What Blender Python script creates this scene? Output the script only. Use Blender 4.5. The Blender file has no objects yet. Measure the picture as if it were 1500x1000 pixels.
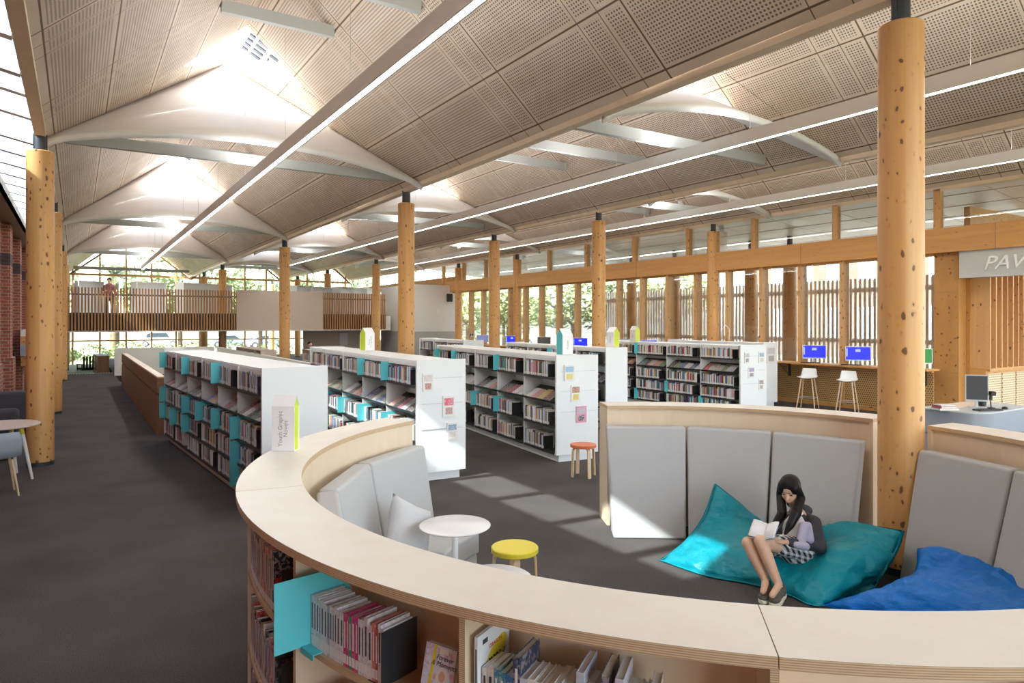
import bpy, bmesh, math, random
from mathutils import Vector, Matrix, Euler
random.seed(7)
R = math.radians
# ---------------------------------------------------------------- camera, light, exposure
EYE = 2.1
YAW = math.atan(.638)
SN, CS = math.sin(YAW), math.cos(YAW)
scn = bpy.context.scene
COL = scn.collection
cam_d = bpy.data.cameras.new('camera'); cam = bpy.data.objects.new('camera', cam_d); COL.objects.link(cam)
cam.location = (0, 0, EYE); cam.rotation_euler = (R(90), 0, -YAW)
cam_d.sensor_width = 36; cam_d.lens = 24.0; cam_d.shift_y = -0.0187; cam_d.clip_start = .05; cam_d.clip_end = 500
scn.camera = cam
SUN_DIR = Vector((1, .22, -.90)).normalized()
w = bpy.data.worlds.new('sky'); scn.world = w; w.use_nodes = True
wn = w.node_tree; wn.nodes.clear()
sky = wn.nodes.new('ShaderNodeTexSky'); sky.sky_type = 'NISHITA'; sky.sun_disc = False
sky.sun_elevation = R(41); sky.sun_rotation = R(-100); sky.air_density = 1.0; sky.dust_density = 2.5; sky.ozone_density = 1.0
hs = wn.nodes.new('ShaderNodeHueSaturation'); hs.inputs['Saturation'].default_value = .6
bg = wn.nodes.new('ShaderNodeBackground'); bg.inputs[1].default_value = 0.85
wo = wn.nodes.new('ShaderNodeOutputWorld')
wn.links.new(sky.outputs[0], hs.inputs['Color']); wn.links.new(hs.outputs[0], bg.inputs[0]); wn.links.new(bg.outputs[0], wo.inputs[0])
sd = bpy.data.lights.new('sun', 'SUN'); sd.energy = 15; sd.angle = R(.7); sd.color = (1, .92, .81)
so = bpy.data.objects.new('sun', sd); COL.objects.link(so)
so.rotation_euler = SUN_DIR.to_track_quat('-Z', 'Y').to_euler()
vs = scn.view_settings
scn.display_settings.display_device = 'sRGB'
vs.view_transform = 'Standard'; vs.look = 'None'; vs.gamma = 1; vs.use_curve_mapping = False; vs.exposure = 1.15
scn.cycles.max_bounces = 10; scn.cycles.diffuse_bounces = 7; scn.cycles.transparent_max_bounces = 16
scn.cycles.sample_clamp_indirect = 8; scn.cycles.caustics_reflective = False; scn.cycles.caustics_refractive = False
scn.cycles.use_denoising = True
UPLIGHT = 30

# ---------------------------------------------------------------- where things stand
def P(px, py, z=0.0):                       # the place at height z that shows at a spot of the photograph
    D = (EYE - z) * 1000 / (py - 472.); r = (px - 750) / 1000
    return Vector((D * (SN + r * CS), D * (CS - r * SN), z))
def PD(px, py, D):
    r = (px - 750) / 1000
    return Vector((D * (SN + r * CS), D * (CS - r * SN), EYE + D * (472 - py) / 1000))
def YX(px, X):                              # Y of the plane x=X
    r = (px - 750) / 1000; return X / (SN + r * CS) * (CS - r * SN)
def DIST(X, Y): return SN * X + CS * Y

# ---------------------------------------------------------------- materials
MATS = {}
class NT:
    def __init__(s, name):
        s.m = bpy.data.materials.new(name); s.m.use_nodes = True; s.t = s.m.node_tree
        s.b = s.t.nodes['Principled BSDF']
    def n(s, typ, **kw):
        x = s.t.nodes.new('ShaderNode' + typ)
        for k, v in kw.items(): setattr(x, k, v)
        return x
    def l(s, a, b): s.t.links.new(a, b)
    def set(s, sock, v):
        if hasattr(v, 'is_linked') or isinstance(v, bpy.types.NodeSocket): s.l(v, sock)
        else: sock.default_value = v
    def math(s, op, a, b=0.0, c=0.0):
        x = s.n('Math', operation=op); s.set(x.inputs[0], a); s.set(x.inputs[1], b)
        if op in ('MULTIPLY_ADD', 'SMOOTH_MIN', 'COMPARE'): s.set(x.inputs[2], c)
        return x.outputs[0]
    def mix(s, f, a, b):
        x = s.n('Mix', data_type='RGBA'); s.set(x.inputs[0], f); s.set(x.inputs[6], a); s.set(x.inputs[7], b); return x.outputs[2]
    def obj(s): return s.n('TexCoord').outputs['Object']
    def mapping(s, v, sc=(1, 1, 1), loc=(0, 0, 0)):
        x = s.n('Mapping'); s.l(v, x.inputs[0]); x.inputs['Scale'].default_value = sc; x.inputs['Location'].default_value = loc; return x.outputs[0]
    def noise(s, v, scale=5., detail=3., out=0, rough=.5):
        x = s.n('TexNoise'); s.l(v, x.inputs['Vector']); x.inputs['Scale'].default_value = scale; x.inputs['Detail'].default_value = detail
        x.inputs['Roughness'].default_value = rough; return x.outputs[out]
    def ramp(s, f, p0, p1, c0=(0, 0, 0, 1), c1=(1, 1, 1, 1)):
        x = s.n('ValToRGB'); s.l(f, x.inputs[0]); e = x.color_ramp.elements
        e[0].position = p0; e[1].position = p1; e[0].color = c0; e[1].color = c1; return x.outputs[0]
    def bump(s, h, strength=.3, dist=.01):
        x = s.n('Bump'); x.inputs['Strength'].default_value = strength; x.inputs['Distance'].default_value = dist
        s.l(h, x.inputs['Height']); s.l(x.outputs[0], s.b.inputs['Normal'])
def c4(c): return (c[0], c[1], c[2], 1.0)
def plain(name, col, rough=.5, metal=0., spec=.5, noise=0., nscale=40., bump=0.):
    if name in MATS: return MATS[name]
    t = NT(name); t.b.inputs['Roughness'].default_value = rough; t.b.inputs['Metallic'].default_value = metal
    t.b.inputs['Specular IOR Level'].default_value = spec; t.b.inputs['Base Color'].default_value = c4(col)
    if noise:
        n = t.noise(t.obj(), nscale, 4)
        t.l(t.mix(n, c4([x * (1 - noise) for x in col]), c4([min(1, x * (1 + noise)) for x in col])), t.b.inputs['Base Color'])
        if bump: t.bump(n, bump, .004)
    MATS[name] = t.m; return t.m
def emit(name, col, st):
    if name in MATS: return MATS[name]
    t = NT(name); t.b.inputs['Base Color'].default_value = (0, 0, 0, 1)
    t.b.inputs['Emission Color'].default_value = c4(col); t.b.inputs['Emission Strength'].default_value = st
    MATS[name] = t.m; return t.m
def wood(name, light, dark, grain=(1, 1, .08), scale=14., knots=0., kscale=(5, 5, 3), rough=.45, lam=0.):
    if name in MATS: return MATS[name]
    t = NT(name); o = t.obj(); oi = t.n('ObjectInfo')
    off = t.n('VectorMath', operation='MULTIPLY_ADD')
    t.l(oi.outputs['Random'], off.inputs[0]); off.inputs[1].default_value = (13., 17., 29.); t.l(o, off.inputs[2])
    v = off.outputs[0]
    g = t.noise(t.mapping(v, grain), scale, 5, rough=.65)
    g2 = t.noise(t.mapping(v, [x * .3 for x in grain]), scale, 2)
    f = t.math('ADD', t.math('MULTIPLY', g, .65), t.math('MULTIPLY', g2, .5))
    col = t.ramp(f, .32, .82, c4(dark), c4(light))
    if lam:
        sx = t.n('SeparateXYZ'); t.l(o, sx.inputs[0])
        st = t.math('FLOOR', t.math('DIVIDE', sx.outputs[0], lam))
        wn_ = t.n('TexWhiteNoise', noise_dimensions='2D')
        cb = t.n('CombineXYZ'); t.l(st, cb.inputs[0]); t.l(oi.outputs['Random'], cb.inputs[1]); t.l(cb.outputs[0], wn_.inputs[0])
        col = t.mix(t.math('MULTIPLY', wn_.outputs[0], .28), col, c4([dark[0] * .9, dark[1] * .8, dark[2] * .7]))
    if knots:
        kn = t.n('VectorMath', operation='MULTIPLY_ADD'); t.l(t.noise(v, 9, 2, out=1), kn.inputs[0]); kn.inputs[1].default_value = (.9, .9, .7); t.l(t.mapping(v, kscale), kn.inputs[2])
        vo = t.n('TexVoronoi'); t.l(kn.outputs[0], vo.inputs['Vector']); vo.inputs['Scale'].default_value = 1.
        sc = t.n('SeparateColor'); t.l(vo.outputs['Color'], sc.inputs[0])
        size = t.math('SUBTRACT', t.math('MULTIPLY', t.math('POWER', sc.outputs[0], 1.35), .13 * knots), .06)
        k = t.math('SUBTRACT', vo.outputs['Distance'], size)
        m1 = t.ramp(k, .0, .06, (1, 1, 1, 1), (0, 0, 0, 1))
        m2 = t.ramp(k, .0, .22, (1, 1, 1, 1), (0, 0, 0, 1))
        col = t.mix(t.math('MULTIPLY', m2, .35), col, c4([dark[0] * .8, dark[1] * .6, dark[2] * .45]))
        col = t.mix(t.math('MULTIPLY', m1, .85), col, (.10, .035, .012, 1))
    t.l(col, t.b.inputs['Base Color']); t.b.inputs['Roughness'].default_value = rough
    t.bump(g, .12, .002)
    MATS[name] = t.m; return t.m
M = MATS
wood('pine', (.80, .475, .185), (.60, .30, .095), (1, 1, .06), 16, 2.6, (16, 16, 9), .45, lam=.045)
wood('pine_post', (.76, .47, .20), (.58, .31, .12), (1, 1, .05), 18, 2.2, (14, 14, 8), .5)
wood('pine_beam', (.72, .38, .12), (.55, .27, .08), (1, .06, 1), 16, 2.2, (9, 5, 12), .5)
wood('ply_wall', (.58, .30, .095), (.42, .20, .05), (.7, .7, .25), 10, 2.0, (9, 9, 7), .5)
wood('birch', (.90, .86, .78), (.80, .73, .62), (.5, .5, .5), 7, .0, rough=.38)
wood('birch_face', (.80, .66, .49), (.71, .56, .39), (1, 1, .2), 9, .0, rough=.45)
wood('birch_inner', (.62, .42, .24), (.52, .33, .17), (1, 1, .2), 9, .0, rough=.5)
wood('walnut', (.30, .14, .065), (.17, .07, .03), (2, 2, .15), 12, .0, rough=.45)
wood('slat_wood', (.50, .26, .10), (.33, .15, .05), (1, 1, .1), 14, .0, rough=.5)
wood('grey_slat', (.88, .76, .65), (.76, .62, .50), (1, 1, .1), 14, .0, rough=.6)
wood('leg_wood', (.80, .62, .40), (.68, .47, .27), (1, 1, .1), 14, .0, rough=.4)
plain('white', (.80, .80, .78), .45); plain('white_shelf', (.80, .82, .82), .42); plain('white_gloss', (.86, .86, .86), .25)
plain('white_paint', (.90, .90, .90), .6); plain('wall_white', (.74, .72, .69), .7)
plain('grey_steel', (.50, .52, .51), .5); plain('dark_steel', (.06, .07, .085), .4, .3); plain('steel', (.6, .6, .6), .3, .9)
plain('black', (.02, .02, .022), .5); plain('black_metal', (.03, .032, .035), .38); plain('charcoal', (.055, .055, .06), .9, noise=.2, nscale=200)
plain('teal_card', (.12, .62, .68), .5); plain('lime', (.58, .70, .05), .45); plain('yellow', (.80, .68, .05), .4); plain('orange', (.72, .19, .07), .4)
plain('felt', (.47, .47, .465), .95, noise=.16, nscale=260, bump=.25); plain('felt_dark', (.075, .075, .085), .95, noise=.25, nscale=200)
plain('felt_blue', (.33, .38, .43), .95, noise=.15, nscale=200)
plain('linen', (.54, .54, .54), .95, noise=.12, nscale=260, bump=.25)
plain('paper', (.80, .78, .72), .8); plain('panel_beige', (.60, .50, .42), .8, noise=.03, nscale=6)
plain('concrete', (.42, .41, .38), .8, noise=.15, nscale=5, bump=.1); plain('glass_dark', (.03, .04, .05), .1)
plain('desk_grey', (.26, .29, .33), .35); plain('grass', (.17, .19, .09), .9, noise=.3, nscale=3); plain('road', (.30, .29, .28), .9, noise=.1, nscale=3)
plain('car_silver', (.50, .54, .60), .3, .4); plain('car_blue', (.22, .36, .62), .3, .4); plain('tyre', (.03, .03, .03), .8)
plain('skin', (.70, .44, .30), .5, noise=.05, nscale=30); plain('hair', (.010, .008, .008), .42, spec=.25); plain('shirt_white', (.80, .80, .82), .8)
plain('jacket_black', (.035, .033, .04), .65); plain('jacket_lilac', (.42, .40, .52), .7); plain('shoe', (.10, .095, .07), .8, noise=.5, nscale=90); plain('sole', (.78, .72, .58), .7)
plain('lip', (.48, .18, .15), .5); plain('brass', (.55, .38, .12), .3, .8); plain('ply_line', (.36, .22, .12), .7)
plain('bark', (.12, .085, .055), .9); plain('brown_metal', (.20, .12, .075), .4, .2); plain('red_print', (.62, .06, .05), .5); plain('dark_shirt', (.02, .02, .03), .8); plain('checked', (.3, .12, .13), .8)
plain('trans_line', (.36, .36, .36), .6)
for n, c in (('leaf_a', (.12, .17, .07)), ('leaf_b', (.18, .24, .10)), ('leaf_c', (.25, .30, .14)), ('leaf_palm', (.22, .27, .14))):
    plain(n, c, .7, noise=.4, nscale=2)
emit('lamp_strip', (1, .97, .92), 9.0); emit('screen_blue', (.008, .02, .80), .55); emit('screen_white', (.6, .65, .85), .4)
emit('screen_dim', (.12, .13, .25), .8); emit('screen_green', (.03, .35, .06), .4); plain('screen_off', (.06, .065, .07), .25)
def mk_glass(name, tint, gl):
    t = NT(name); out = t.t.nodes['Material Output']; t.t.nodes.remove(t.b)
    a = t.n('BsdfTransparent'); a.inputs[0].default_value = c4(tint); b = t.n('BsdfGlossy'); b.inputs['Roughness'].default_value = .02
    b.inputs[0].default_value = (1, 1, 1, 1)
    fr = t.n('LayerWeight'); fr.inputs[0].default_value = .35
    m = t.n('MixShader'); t.l(t.math('MULTIPLY_ADD', fr.outputs['Fresnel'], gl, .02), m.inputs[0]); t.l(a.outputs[0], m.inputs[1]); t.l(b.outputs[0], m.inputs[2]); t.l(m.outputs[0], out.inputs[0])
    MATS[name] = t.m
mk_glass('glass', (.94, .97, .96), .5)
mk_glass('roof_glass', (.60, .71, .80), .6)
def mk_carpet():
    t = NT('carpet'); o = t.obj(); n = t.noise(o, 130, 3, rough=.8); n2 = t.noise(o, 1.2, 2)
    f = t.math('ADD', t.math('MULTIPLY', n, .8), t.math('MULTIPLY', n2, .2))
    t.l(t.ramp(f, .35, .68, (.040, .036, .036, 1), (.160, .145, .140, 1)), t.b.inputs['Base Color'])
    t.b.inputs['Roughness'].default_value = .95; t.b.inputs['Specular IOR Level'].default_value = .1; t.bump(n, .5, .006); MATS['carpet'] = t.m
mk_carpet()
def mk_brick():
    t = NT('brick'); o = t.obj(); sx = t.n('SeparateXYZ'); t.l(o, sx.inputs[0])
    cb = t.n('CombineXYZ'); t.l(t.math('ADD', sx.outputs[1], sx.outputs[0]), cb.inputs[0]); t.l(sx.outputs[2], cb.inputs[1])
    b = t.n('TexBrick'); t.l(cb.outputs[0], b.inputs['Vector']); b.inputs['Scale'].default_value = 1.
    b.inputs['Brick Width'].default_value = .24; b.inputs['Row Height'].default_value = .086; b.inputs['Mortar Size'].default_value = .008
    b.inputs['Color1'].default_value = (.42, .13, .07, 1); b.inputs['Color2'].default_value = (.30, .09, .05, 1); b.inputs['Mortar'].default_value = (.45, .38, .32, 1)
    z = sx.outputs[2]
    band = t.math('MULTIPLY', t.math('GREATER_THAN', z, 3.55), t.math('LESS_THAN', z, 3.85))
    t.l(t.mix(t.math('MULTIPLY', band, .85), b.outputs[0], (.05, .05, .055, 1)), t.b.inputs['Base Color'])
    t.b.inputs['Roughness'].default_value = .85; t.bump(b.outputs['Fac'], -.3, .01); MATS['brick'] = t.m
mk_brick()
def mk_ceiling(phase, per):
    name = 'ceiling_ply_%.2f' % phase
    t = NT(name); uv = t.n('UVMap', uv_map='UVMap'); sx = t.n('SeparateXYZ'); t.l(uv.outputs[0], sx.inputs[0])
    u, v = sx.outputs[0], sx.outputs[1]
    def md(x, p, off=0.): return t.math('FLOORED_MODULO', t.math('ADD', x, off), p)
    vm = md(v, per, -phase)
    def near(x, a, wd): return t.math('LESS_THAN', t.math('ABSOLUTE', t.math('SUBTRACT', x, a)), wd)
    um = md(u, .95, -.22)
    s = None; marg = None
    for a in (.006, .375, .75, per - .006):
        k = near(vm, a, .0065); s = k if s is None else t.math('MAXIMUM', s, k)
        k = near(vm, a, .05); marg = k if marg is None else t.math('MAXIMUM', marg, k)
    for a in (.006, .944):
        s = t.math('MAXIMUM', s, near(um, a, .006)); marg = t.math('MAXIMUM', marg, near(um, a, .05))
    q = .044
    du = t.math('SUBTRACT', md(u, q), q / 2); dv = t.math('SUBTRACT', md(v, q), q / 2)
    d = t.math('SQRT', t.math('ADD', t.math('MULTIPLY', du, du), t.math('MULTIPLY', dv, dv)))
    dot = t.math('MULTIPLY', t.math('LESS_THAN', d, .0135), t.math('MULTIPLY', t.math('GREATER_THAN', u, .22), t.math('SUBTRACT', 1., marg)))
    o = t.obj(); n = t.noise(t.mapping(o, (1, .25, 1)), 3., 5, rough=.6)
    base = t.ramp(n, .3, .75, (.60, .49, .385, 1), (.76, .66, .56, 1))
    c = t.mix(t.math('MULTIPLY', dot, .85), base, (.10, .07, .05, 1)); c = t.mix(s, c, (.14, .09, .05, 1))
    t.l(c, t.b.inputs['Base Color']); t.b.inputs['Roughness'].default_value = .6; MATS[name] = t.m; return t.m
def mk_print(name='print'):
    t = NT(name); at = t.n('Attribute', attribute_name='Col'); t.l(at.outputs['Color'], t.b.inputs['Base Color'])
    t.b.inputs['Roughness'].default_value = .45; MATS[name] = t.m
mk_print()
def mk_cover():       # printed covers: blotches of ink over the cover colour
    t = NT('print_ink'); at = t.n('Attribute', attribute_name='Col'); o = t.obj(); oi = t.n('ObjectInfo')
    off = t.n('VectorMath', operation='MULTIPLY_ADD'); t.l(oi.outputs['Random'], off.inputs[0]); off.inputs[1].default_value = (3, 7, 9); t.l(o, off.inputs[2])
    n = t.n('TexNoise'); t.l(off.outputs[0], n.inputs['Vector']); n.inputs['Scale'].default_value = 60; n.inputs['Detail'].default_value = 2
    m = t.ramp(n.outputs[0], .5, .56)
    t.l(t.mix(t.math('MULTIPLY', t.math('MULTIPLY', m, at.outputs['Alpha']), .8), at.outputs['Color'], n.outputs['Color']), t.b.inputs['Base Color'])
    t.b.inputs['Roughness'].default_value = .4; MATS['print_ink'] = t.m
mk_cover()
def mk_perf(name, c0, c1):
    t = NT(name); o = t.obj(); sx = t.n('SeparateXYZ'); t.l(o, sx.inputs[0]); q = .05
    a = t.math('ADD', sx.outputs[0], sx.outputs[1]); b = sx.outputs[2]
    row = t.math('FLOORED_MODULO', t.math('FLOOR', t.math('DIVIDE', b, q)), 2.)
    a = t.math('ADD', a, t.math('MULTIPLY', row, q / 2))
    da = t.math('SUBTRACT', t.math('FLOORED_MODULO', a, q), q / 2); db = t.math('SUBTRACT', t.math('FLOORED_MODULO', b, q), q / 2)
    d = t.math('SQRT', t.math('ADD', t.math('MULTIPLY', da, da), t.math('MULTIPLY', db, db)))
    t.l(t.mix(t.math('LESS_THAN', d, q * .27), c4(c0), c4(c1)), t.b.inputs['Base Color']); MATS[name] = t.m
mk_perf('perf_wood', (.62, .38, .15), (.09, .05, .02)); mk_perf('perf_cream', (.74, .62, .38), (.2, .14, .07))
def mk_plaid():
    t = NT('plaid'); o = t.obj(); sx = t.n('SeparateXYZ'); t.l(o, sx.inputs[0]); q = .045
    a = t.math('FLOORED_MODULO', t.math('ADD', sx.outputs[0], t.math('MULTIPLY', sx.outputs[2], .6)), q); b = t.math('FLOORED_MODULO', t.math('SUBTRACT', sx.outputs[1], t.math('MULTIPLY', sx.outputs[2], .5)), q)
    s = t.math('ADD', t.math('GREATER_THAN', a, q * .5), t.math('GREATER_THAN', b, q * .5))
    t.l(t.ramp(t.math('MULTIPLY', s, .5), 0, 1, (.75, .75, .76, 1), (.02, .02, .03, 1)), t.b.inputs['Base Color']); t.b.inputs['Roughness'].default_value = .9; MATS['plaid'] = t.m
mk_plaid()
def mk_bag(name, col):
    t = NT(name); o = t.obj(); n = t.noise(t.mapping(o, (1.2, 1.2, 2)), 4., 4); t.b.inputs['Base Color'].default_value = c4(col)
    t.b.inputs['Roughness'].default_value = .42; t.b.inputs['Specular IOR Level'].default_value = .35
    t.bump(n, .9, .05); MATS[name] = t.m
mk_bag('bag_teal', (.0, .25, .32)); mk_bag('bag_blue', (.004, .17, .62))
def mk_plyedge():
    t = NT('ply_edge'); o = t.obj(); sx = t.n('SeparateXYZ'); t.l(o, sx.inputs[0])
    b = t.math('GREATER_THAN', t.math('FLOORED_MODULO', sx.outputs[2], .0064), .0034); n = t.noise(t.mapping(o, (1, 1, 6)), 30., 3)
    c = t.mix(b, (.66, .48, .28, 1), (.36, .22, .12, 1)); t.l(t.mix(t.math('MULTIPLY', n, .4), c, (.76, .60, .40, 1)), t.b.inputs['Base Color']); MATS['ply_edge'] = t.m
mk_plyedge()
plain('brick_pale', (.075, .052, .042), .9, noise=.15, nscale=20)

# ---------------------------------------------------------------- mesh helpers
class MB:
    def __init__(s): s.v = []; s.f = []; s.c = []; s.uv = None; s.mi = []
    def face(s, idx, col=None, mi=0): s.f.append(tuple(idx)); s.c.append(col); s.mi.append(mi)
    def box(s, x0, x1, y0, y1, z0, z1, mat=None, col=None, mi=0):
        b = len(s.v); pts = [(x, y, z) for z in (z0, z1) for y in (y0, y1) for x in (x0, x1)]
        if mat is not None: pts = [tuple(mat @ Vector(p)) for p in pts]
        s.v += pts
        for i, q in enumerate(((0, 2, 3, 1), (4, 5, 7, 6), (0, 1, 5, 4), (2, 6, 7, 3), (0, 4, 6, 2), (1, 3, 7, 5))):
            cc = col[i] if isinstance(col, list) else col
            s.face([b + k for k in q], cc, mi)
        return s
    def quad(s, pts, col=None, mi=0):
        b = len(s.v); s.v += [tuple(p) for p in pts]; s.face(range(b, b + len(pts)), col, mi); return s
    def tube(s, p0, p1, r0, r1=None, seg=12, caps=True, col=None, mi=0):
        r1 = r0 if r1 is None else r1; p0, p1 = Vector(p0), Vector(p1); d = (p1 - p0).normalized()
        a = d.orthogonal().normalized(); c = d.cross(a); b = len(s.v)
        for p, r in ((p0, r0), (p1, r1)):
            for k in range(seg):
                t = 2 * math.pi * k / seg; s.v.append(tuple(p + a * r * math.cos(t) + c * r * math.sin(t)))
        for k in range(seg): s.face((b + k, b + (k + 1) % seg, b + seg + (k + 1) % seg, b + seg + k), col, mi)
        if caps: s.face([b + k for k in range(seg)][::-1], col, mi); s.face([b + seg + k for k in range(seg)], col, mi)
        return s
    def path(s, pts, r, seg=8, flat=1.0):
        pts = [Vector(p) for p in pts]
        b = len(s.v)
        for i, p in enumerate(pts):
            d = (pts[min(i + 1, len(pts) - 1)] - pts[max(i - 1, 0)]).normalized()
            a = d.orthogonal().normalized() if abs(d.z) < .1 else d.cross(Vector((0, 0, 1))).normalized() if abs(d.z) < .999 else Vector((1, 0, 0))
            c = d.cross(a).normalized(); rr = r[i] if isinstance(r, (list, tuple)) else r
            for k in range(seg):
                t = 2 * math.pi * k / seg; s.v.append(tuple(p + a * rr * math.cos(t) + c * rr * flat * math.sin(t)))
        for i in range(len(pts) - 1):
            for k in range(seg): s.face((b + i * seg + k, b + i * seg + (k + 1) % seg, b + (i + 1) * seg + (k + 1) % seg, b + (i + 1) * seg + k))
        s.face([b + k for k in range(seg)][::-1]); s.face([b + (len(pts) - 1) * seg + k for k in range(seg)]); return s
    def lathe(s, prof, seg=24, c=(0, 0, 0)):
        b = len(s.v)
        for r, z in prof:
            for k in range(seg):
                t = 2 * math.pi * k / seg; s.v.append((c[0] + r * math.cos(t), c[1] + r * math.sin(t), c[2] + z))
        for i in range(len(prof) - 1):
            for k in range(seg): s.face((b + i * seg + k, b + i * seg + (k + 1) % seg, b + (i + 1) * seg + (k + 1) % seg, b + (i + 1) * seg + k))
        s.face([b + k for k in range(seg)][::-1]); s.face([b + (len(prof) - 1) * seg + k for k in range(seg)]); return s
    def prism(s, poly, z0, z1, mat=None, mi=0):      # polygon in xy, extruded in z
        b = len(s.v); n = len(poly); pts = [(x, y, z0) for x, y in poly] + [(x, y, z1) for x, y in poly]
        if mat is not None: pts = [tuple(mat @ Vector(p)) for p in pts]
        s.v += pts; s.face([b + k for k in range(n)][::-1], None, mi); s.face([b + n + k for k in range(n)], None, mi)
        for k in range(n): s.face((b + k, b + (k + 1) % n, b + n + (k + 1) % n, b + n + k), None, mi)
        return s
    def arc(s, cx, cy, r0, r1, a0, a1, z0, z1, n=None, mi=0, side_mi=None, cap_mi=None):   # ring sector
        n = n or max(2, int(abs(a1 - a0) / 2)); b = len(s.v)
        for k in range(n + 1):
            t = R(a0 + (a1 - a0) * k / n)
            for r, z in ((r0, z0), (r1, z0), (r1, z1), (r0, z1)): s.v.append((cx + r * math.cos(t), cy + r * math.sin(t), z))
        sm = mi if side_mi is None else side_mi
        for k in range(n):
            q = b + 4 * k
            for j in range(4): s.face((q + j, q + (j + 1) % 4, q + 4 + (j + 1) % 4, q + 4 + j), None, sm if j in (1, 3) else mi)
        cm = sm if cap_mi is None else cap_mi
        s.face((b, b + 3, b + 2, b + 1), None, cm); e = b + 4 * n; s.face((e, e + 1, e + 2, e + 3), None, cm); return s
    def build(s, name, mats, parent=None, loc=None, rot=None, smooth=False, bevel=0, recalc=True):
        me = bpy.data.meshes.new(name); me.from_pydata(s.v, [], s.f)
        mats = mats if isinstance(mats, (list, tuple)) else [mats]
        for m in mats: me.materials.append(MATS[m] if isinstance(m, str) else m)
        if len(mats) > 1:
            for p, k in zip(me.polygons, s.mi): p.material_index = k
        if any(c is not None for c in s.c):
            ca = me.color_attributes.new('Col', 'BYTE_COLOR', 'CORNER'); i = 0; buf = []
            for p, c in zip(me.polygons, s.c):
                c = c or (.8, .8, .8, 0.); c = tuple(c) if len(c) == 4 else (c[0], c[1], c[2], 0.)
                buf += list(c) * len(p.vertices)
            ca.data.foreach_set('color', buf)
        if recalc:
            bm = bmesh.new(); bm.from_mesh(me); bmesh.ops.recalc_face_normals(bm, faces=bm.faces); bm.to_mesh(me); bm.free()
        if smooth:
            me.shade_smooth()
            if smooth != 'full': me.set_sharp_from_angle(angle=R(40))
        o = bpy.data.objects.new(name, me); COL.objects.link(o)
        if parent: o.parent = parent
        if loc is not None: o.location = loc
        if rot is not None: o.rotation_euler = (0, 0, rot) if not isinstance(rot, (tuple, list)) else rot
        if bevel:
            bv = o.modifiers.new('bevel', 'BEVEL'); bv.width = bevel; bv.segments = 3; bv.limit_method = 'ANGLE'; bv.angle_limit = R(40)
            me.shade_smooth(); me.set_sharp_from_angle(angle=R(50))
        return o
def tag(o, label, cat, group=None, kind=None):
    if kind: o['kind'] = kind
    if label: o['label'] = label
    if cat: o['category'] = cat
    if group: o['group'] = group
    return o
def empty(name, loc=(0, 0, 0), rot=0, label=None, cat=None, group=None):
    o = bpy.data.objects.new(name, None); COL.objects.link(o); o.location = loc; o.rotation_euler = (0, 0, rot); o.empty_display_size = .1
    return tag(o, label, cat, group)
def struct(o, label=None): o['kind'] = 'structure'; (label and tag(o, label, None)); return o
def kids(o): return [x for x in bpy.data.objects if x.parent == o]
def copy_tree(o, loc=None, rot=None, parent=None, label=None):
    c = o.copy(); COL.objects.link(c)
    if parent: c.parent = parent
    if loc is not None: c.location = loc
    if rot is not None: c.rotation_euler = (0, 0, rot)
    if label: c['label'] = label
    for k in kids(o): copy_tree(k, parent=c)
    return c
def text(txt, size, depth, mat, name='lettering', parent=None, loc=(0, 0, 0), rot=(0, 0, 0), shear=0, align='CENTER', wid=None):
    cu = bpy.data.curves.new(name, 'FONT'); cu.body = txt; cu.size = size; cu.extrude = depth; cu.align_x = align; cu.align_y = 'CENTER'; cu.shear = shear; cu.space_line = .9
    tmp = bpy.data.objects.new('tmp', cu); COL.objects.link(tmp)
    dg = bpy.context.evaluated_depsgraph_get(); me = bpy.data.meshes.new_from_object(tmp.evaluated_get(dg)); bpy.data.objects.remove(tmp)
    me.name = name; me.materials.clear(); me.materials.append(MATS[mat]); o = bpy.data.objects.new(name, me); COL.objects.link(o)
    if parent: o.parent = parent
    o.location = loc; o.rotation_euler = rot; return o
def blob(name, parts, mat, vox=.01, smooth=4, parent=None, cut=None):   # a continuous surface grown over bones
    bm = bmesh.new()
    for p in parts:
        if p[0] == 'cap':
            _, a, b, ra, rb = p; a, b = Vector(a), Vector(b); n = max(2, int((b - a).length / (min(ra, rb) * .5)) + 1)
            for k in range(n + 1):
                t = k / n; bmesh.ops.create_icosphere(bm, subdivisions=2, radius=ra + (rb - ra) * t, matrix=Matrix.Translation(a.lerp(b, t)))
        else:
            _, c, r, rot = p
            bmesh.ops.create_icosphere(bm, subdivisions=3, radius=1, matrix=Matrix.Translation(c) @ (rot.to_matrix().to_4x4() if isinstance(rot, Euler) else Euler(rot).to_matrix().to_4x4()) @ Matrix.Diagonal((r[0], r[1], r[2], 1)))
    me = bpy.data.meshes.new(name); bm.to_mesh(me); bm.free()
    tmp = bpy.data.objects.new('tmp', me); COL.objects.link(tmp)
    r = tmp.modifiers.new('r', 'REMESH'); r.mode = 'VOXEL'; r.voxel_size = vox
    s = tmp.modifiers.new('s', 'SMOOTH'); s.iterations = smooth; s.factor = .5
    dg = bpy.context.evaluated_depsgraph_get(); m2 = bpy.data.meshes.new_from_object(tmp.evaluated_get(dg)); bpy.data.objects.remove(tmp)
    m2.name = name; m2.materials.clear(); m2.materials.append(MATS[mat]); m2.shade_smooth()
    o = bpy.data.objects.new(name, m2); COL.objects.link(o)
    if parent: o.parent = parent
    return o

# ---------------------------------------------------------------- the building
XA, XB, XC, XD = -.45, 5.88, 11.4, 16.0
YEND = 46.0
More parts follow.
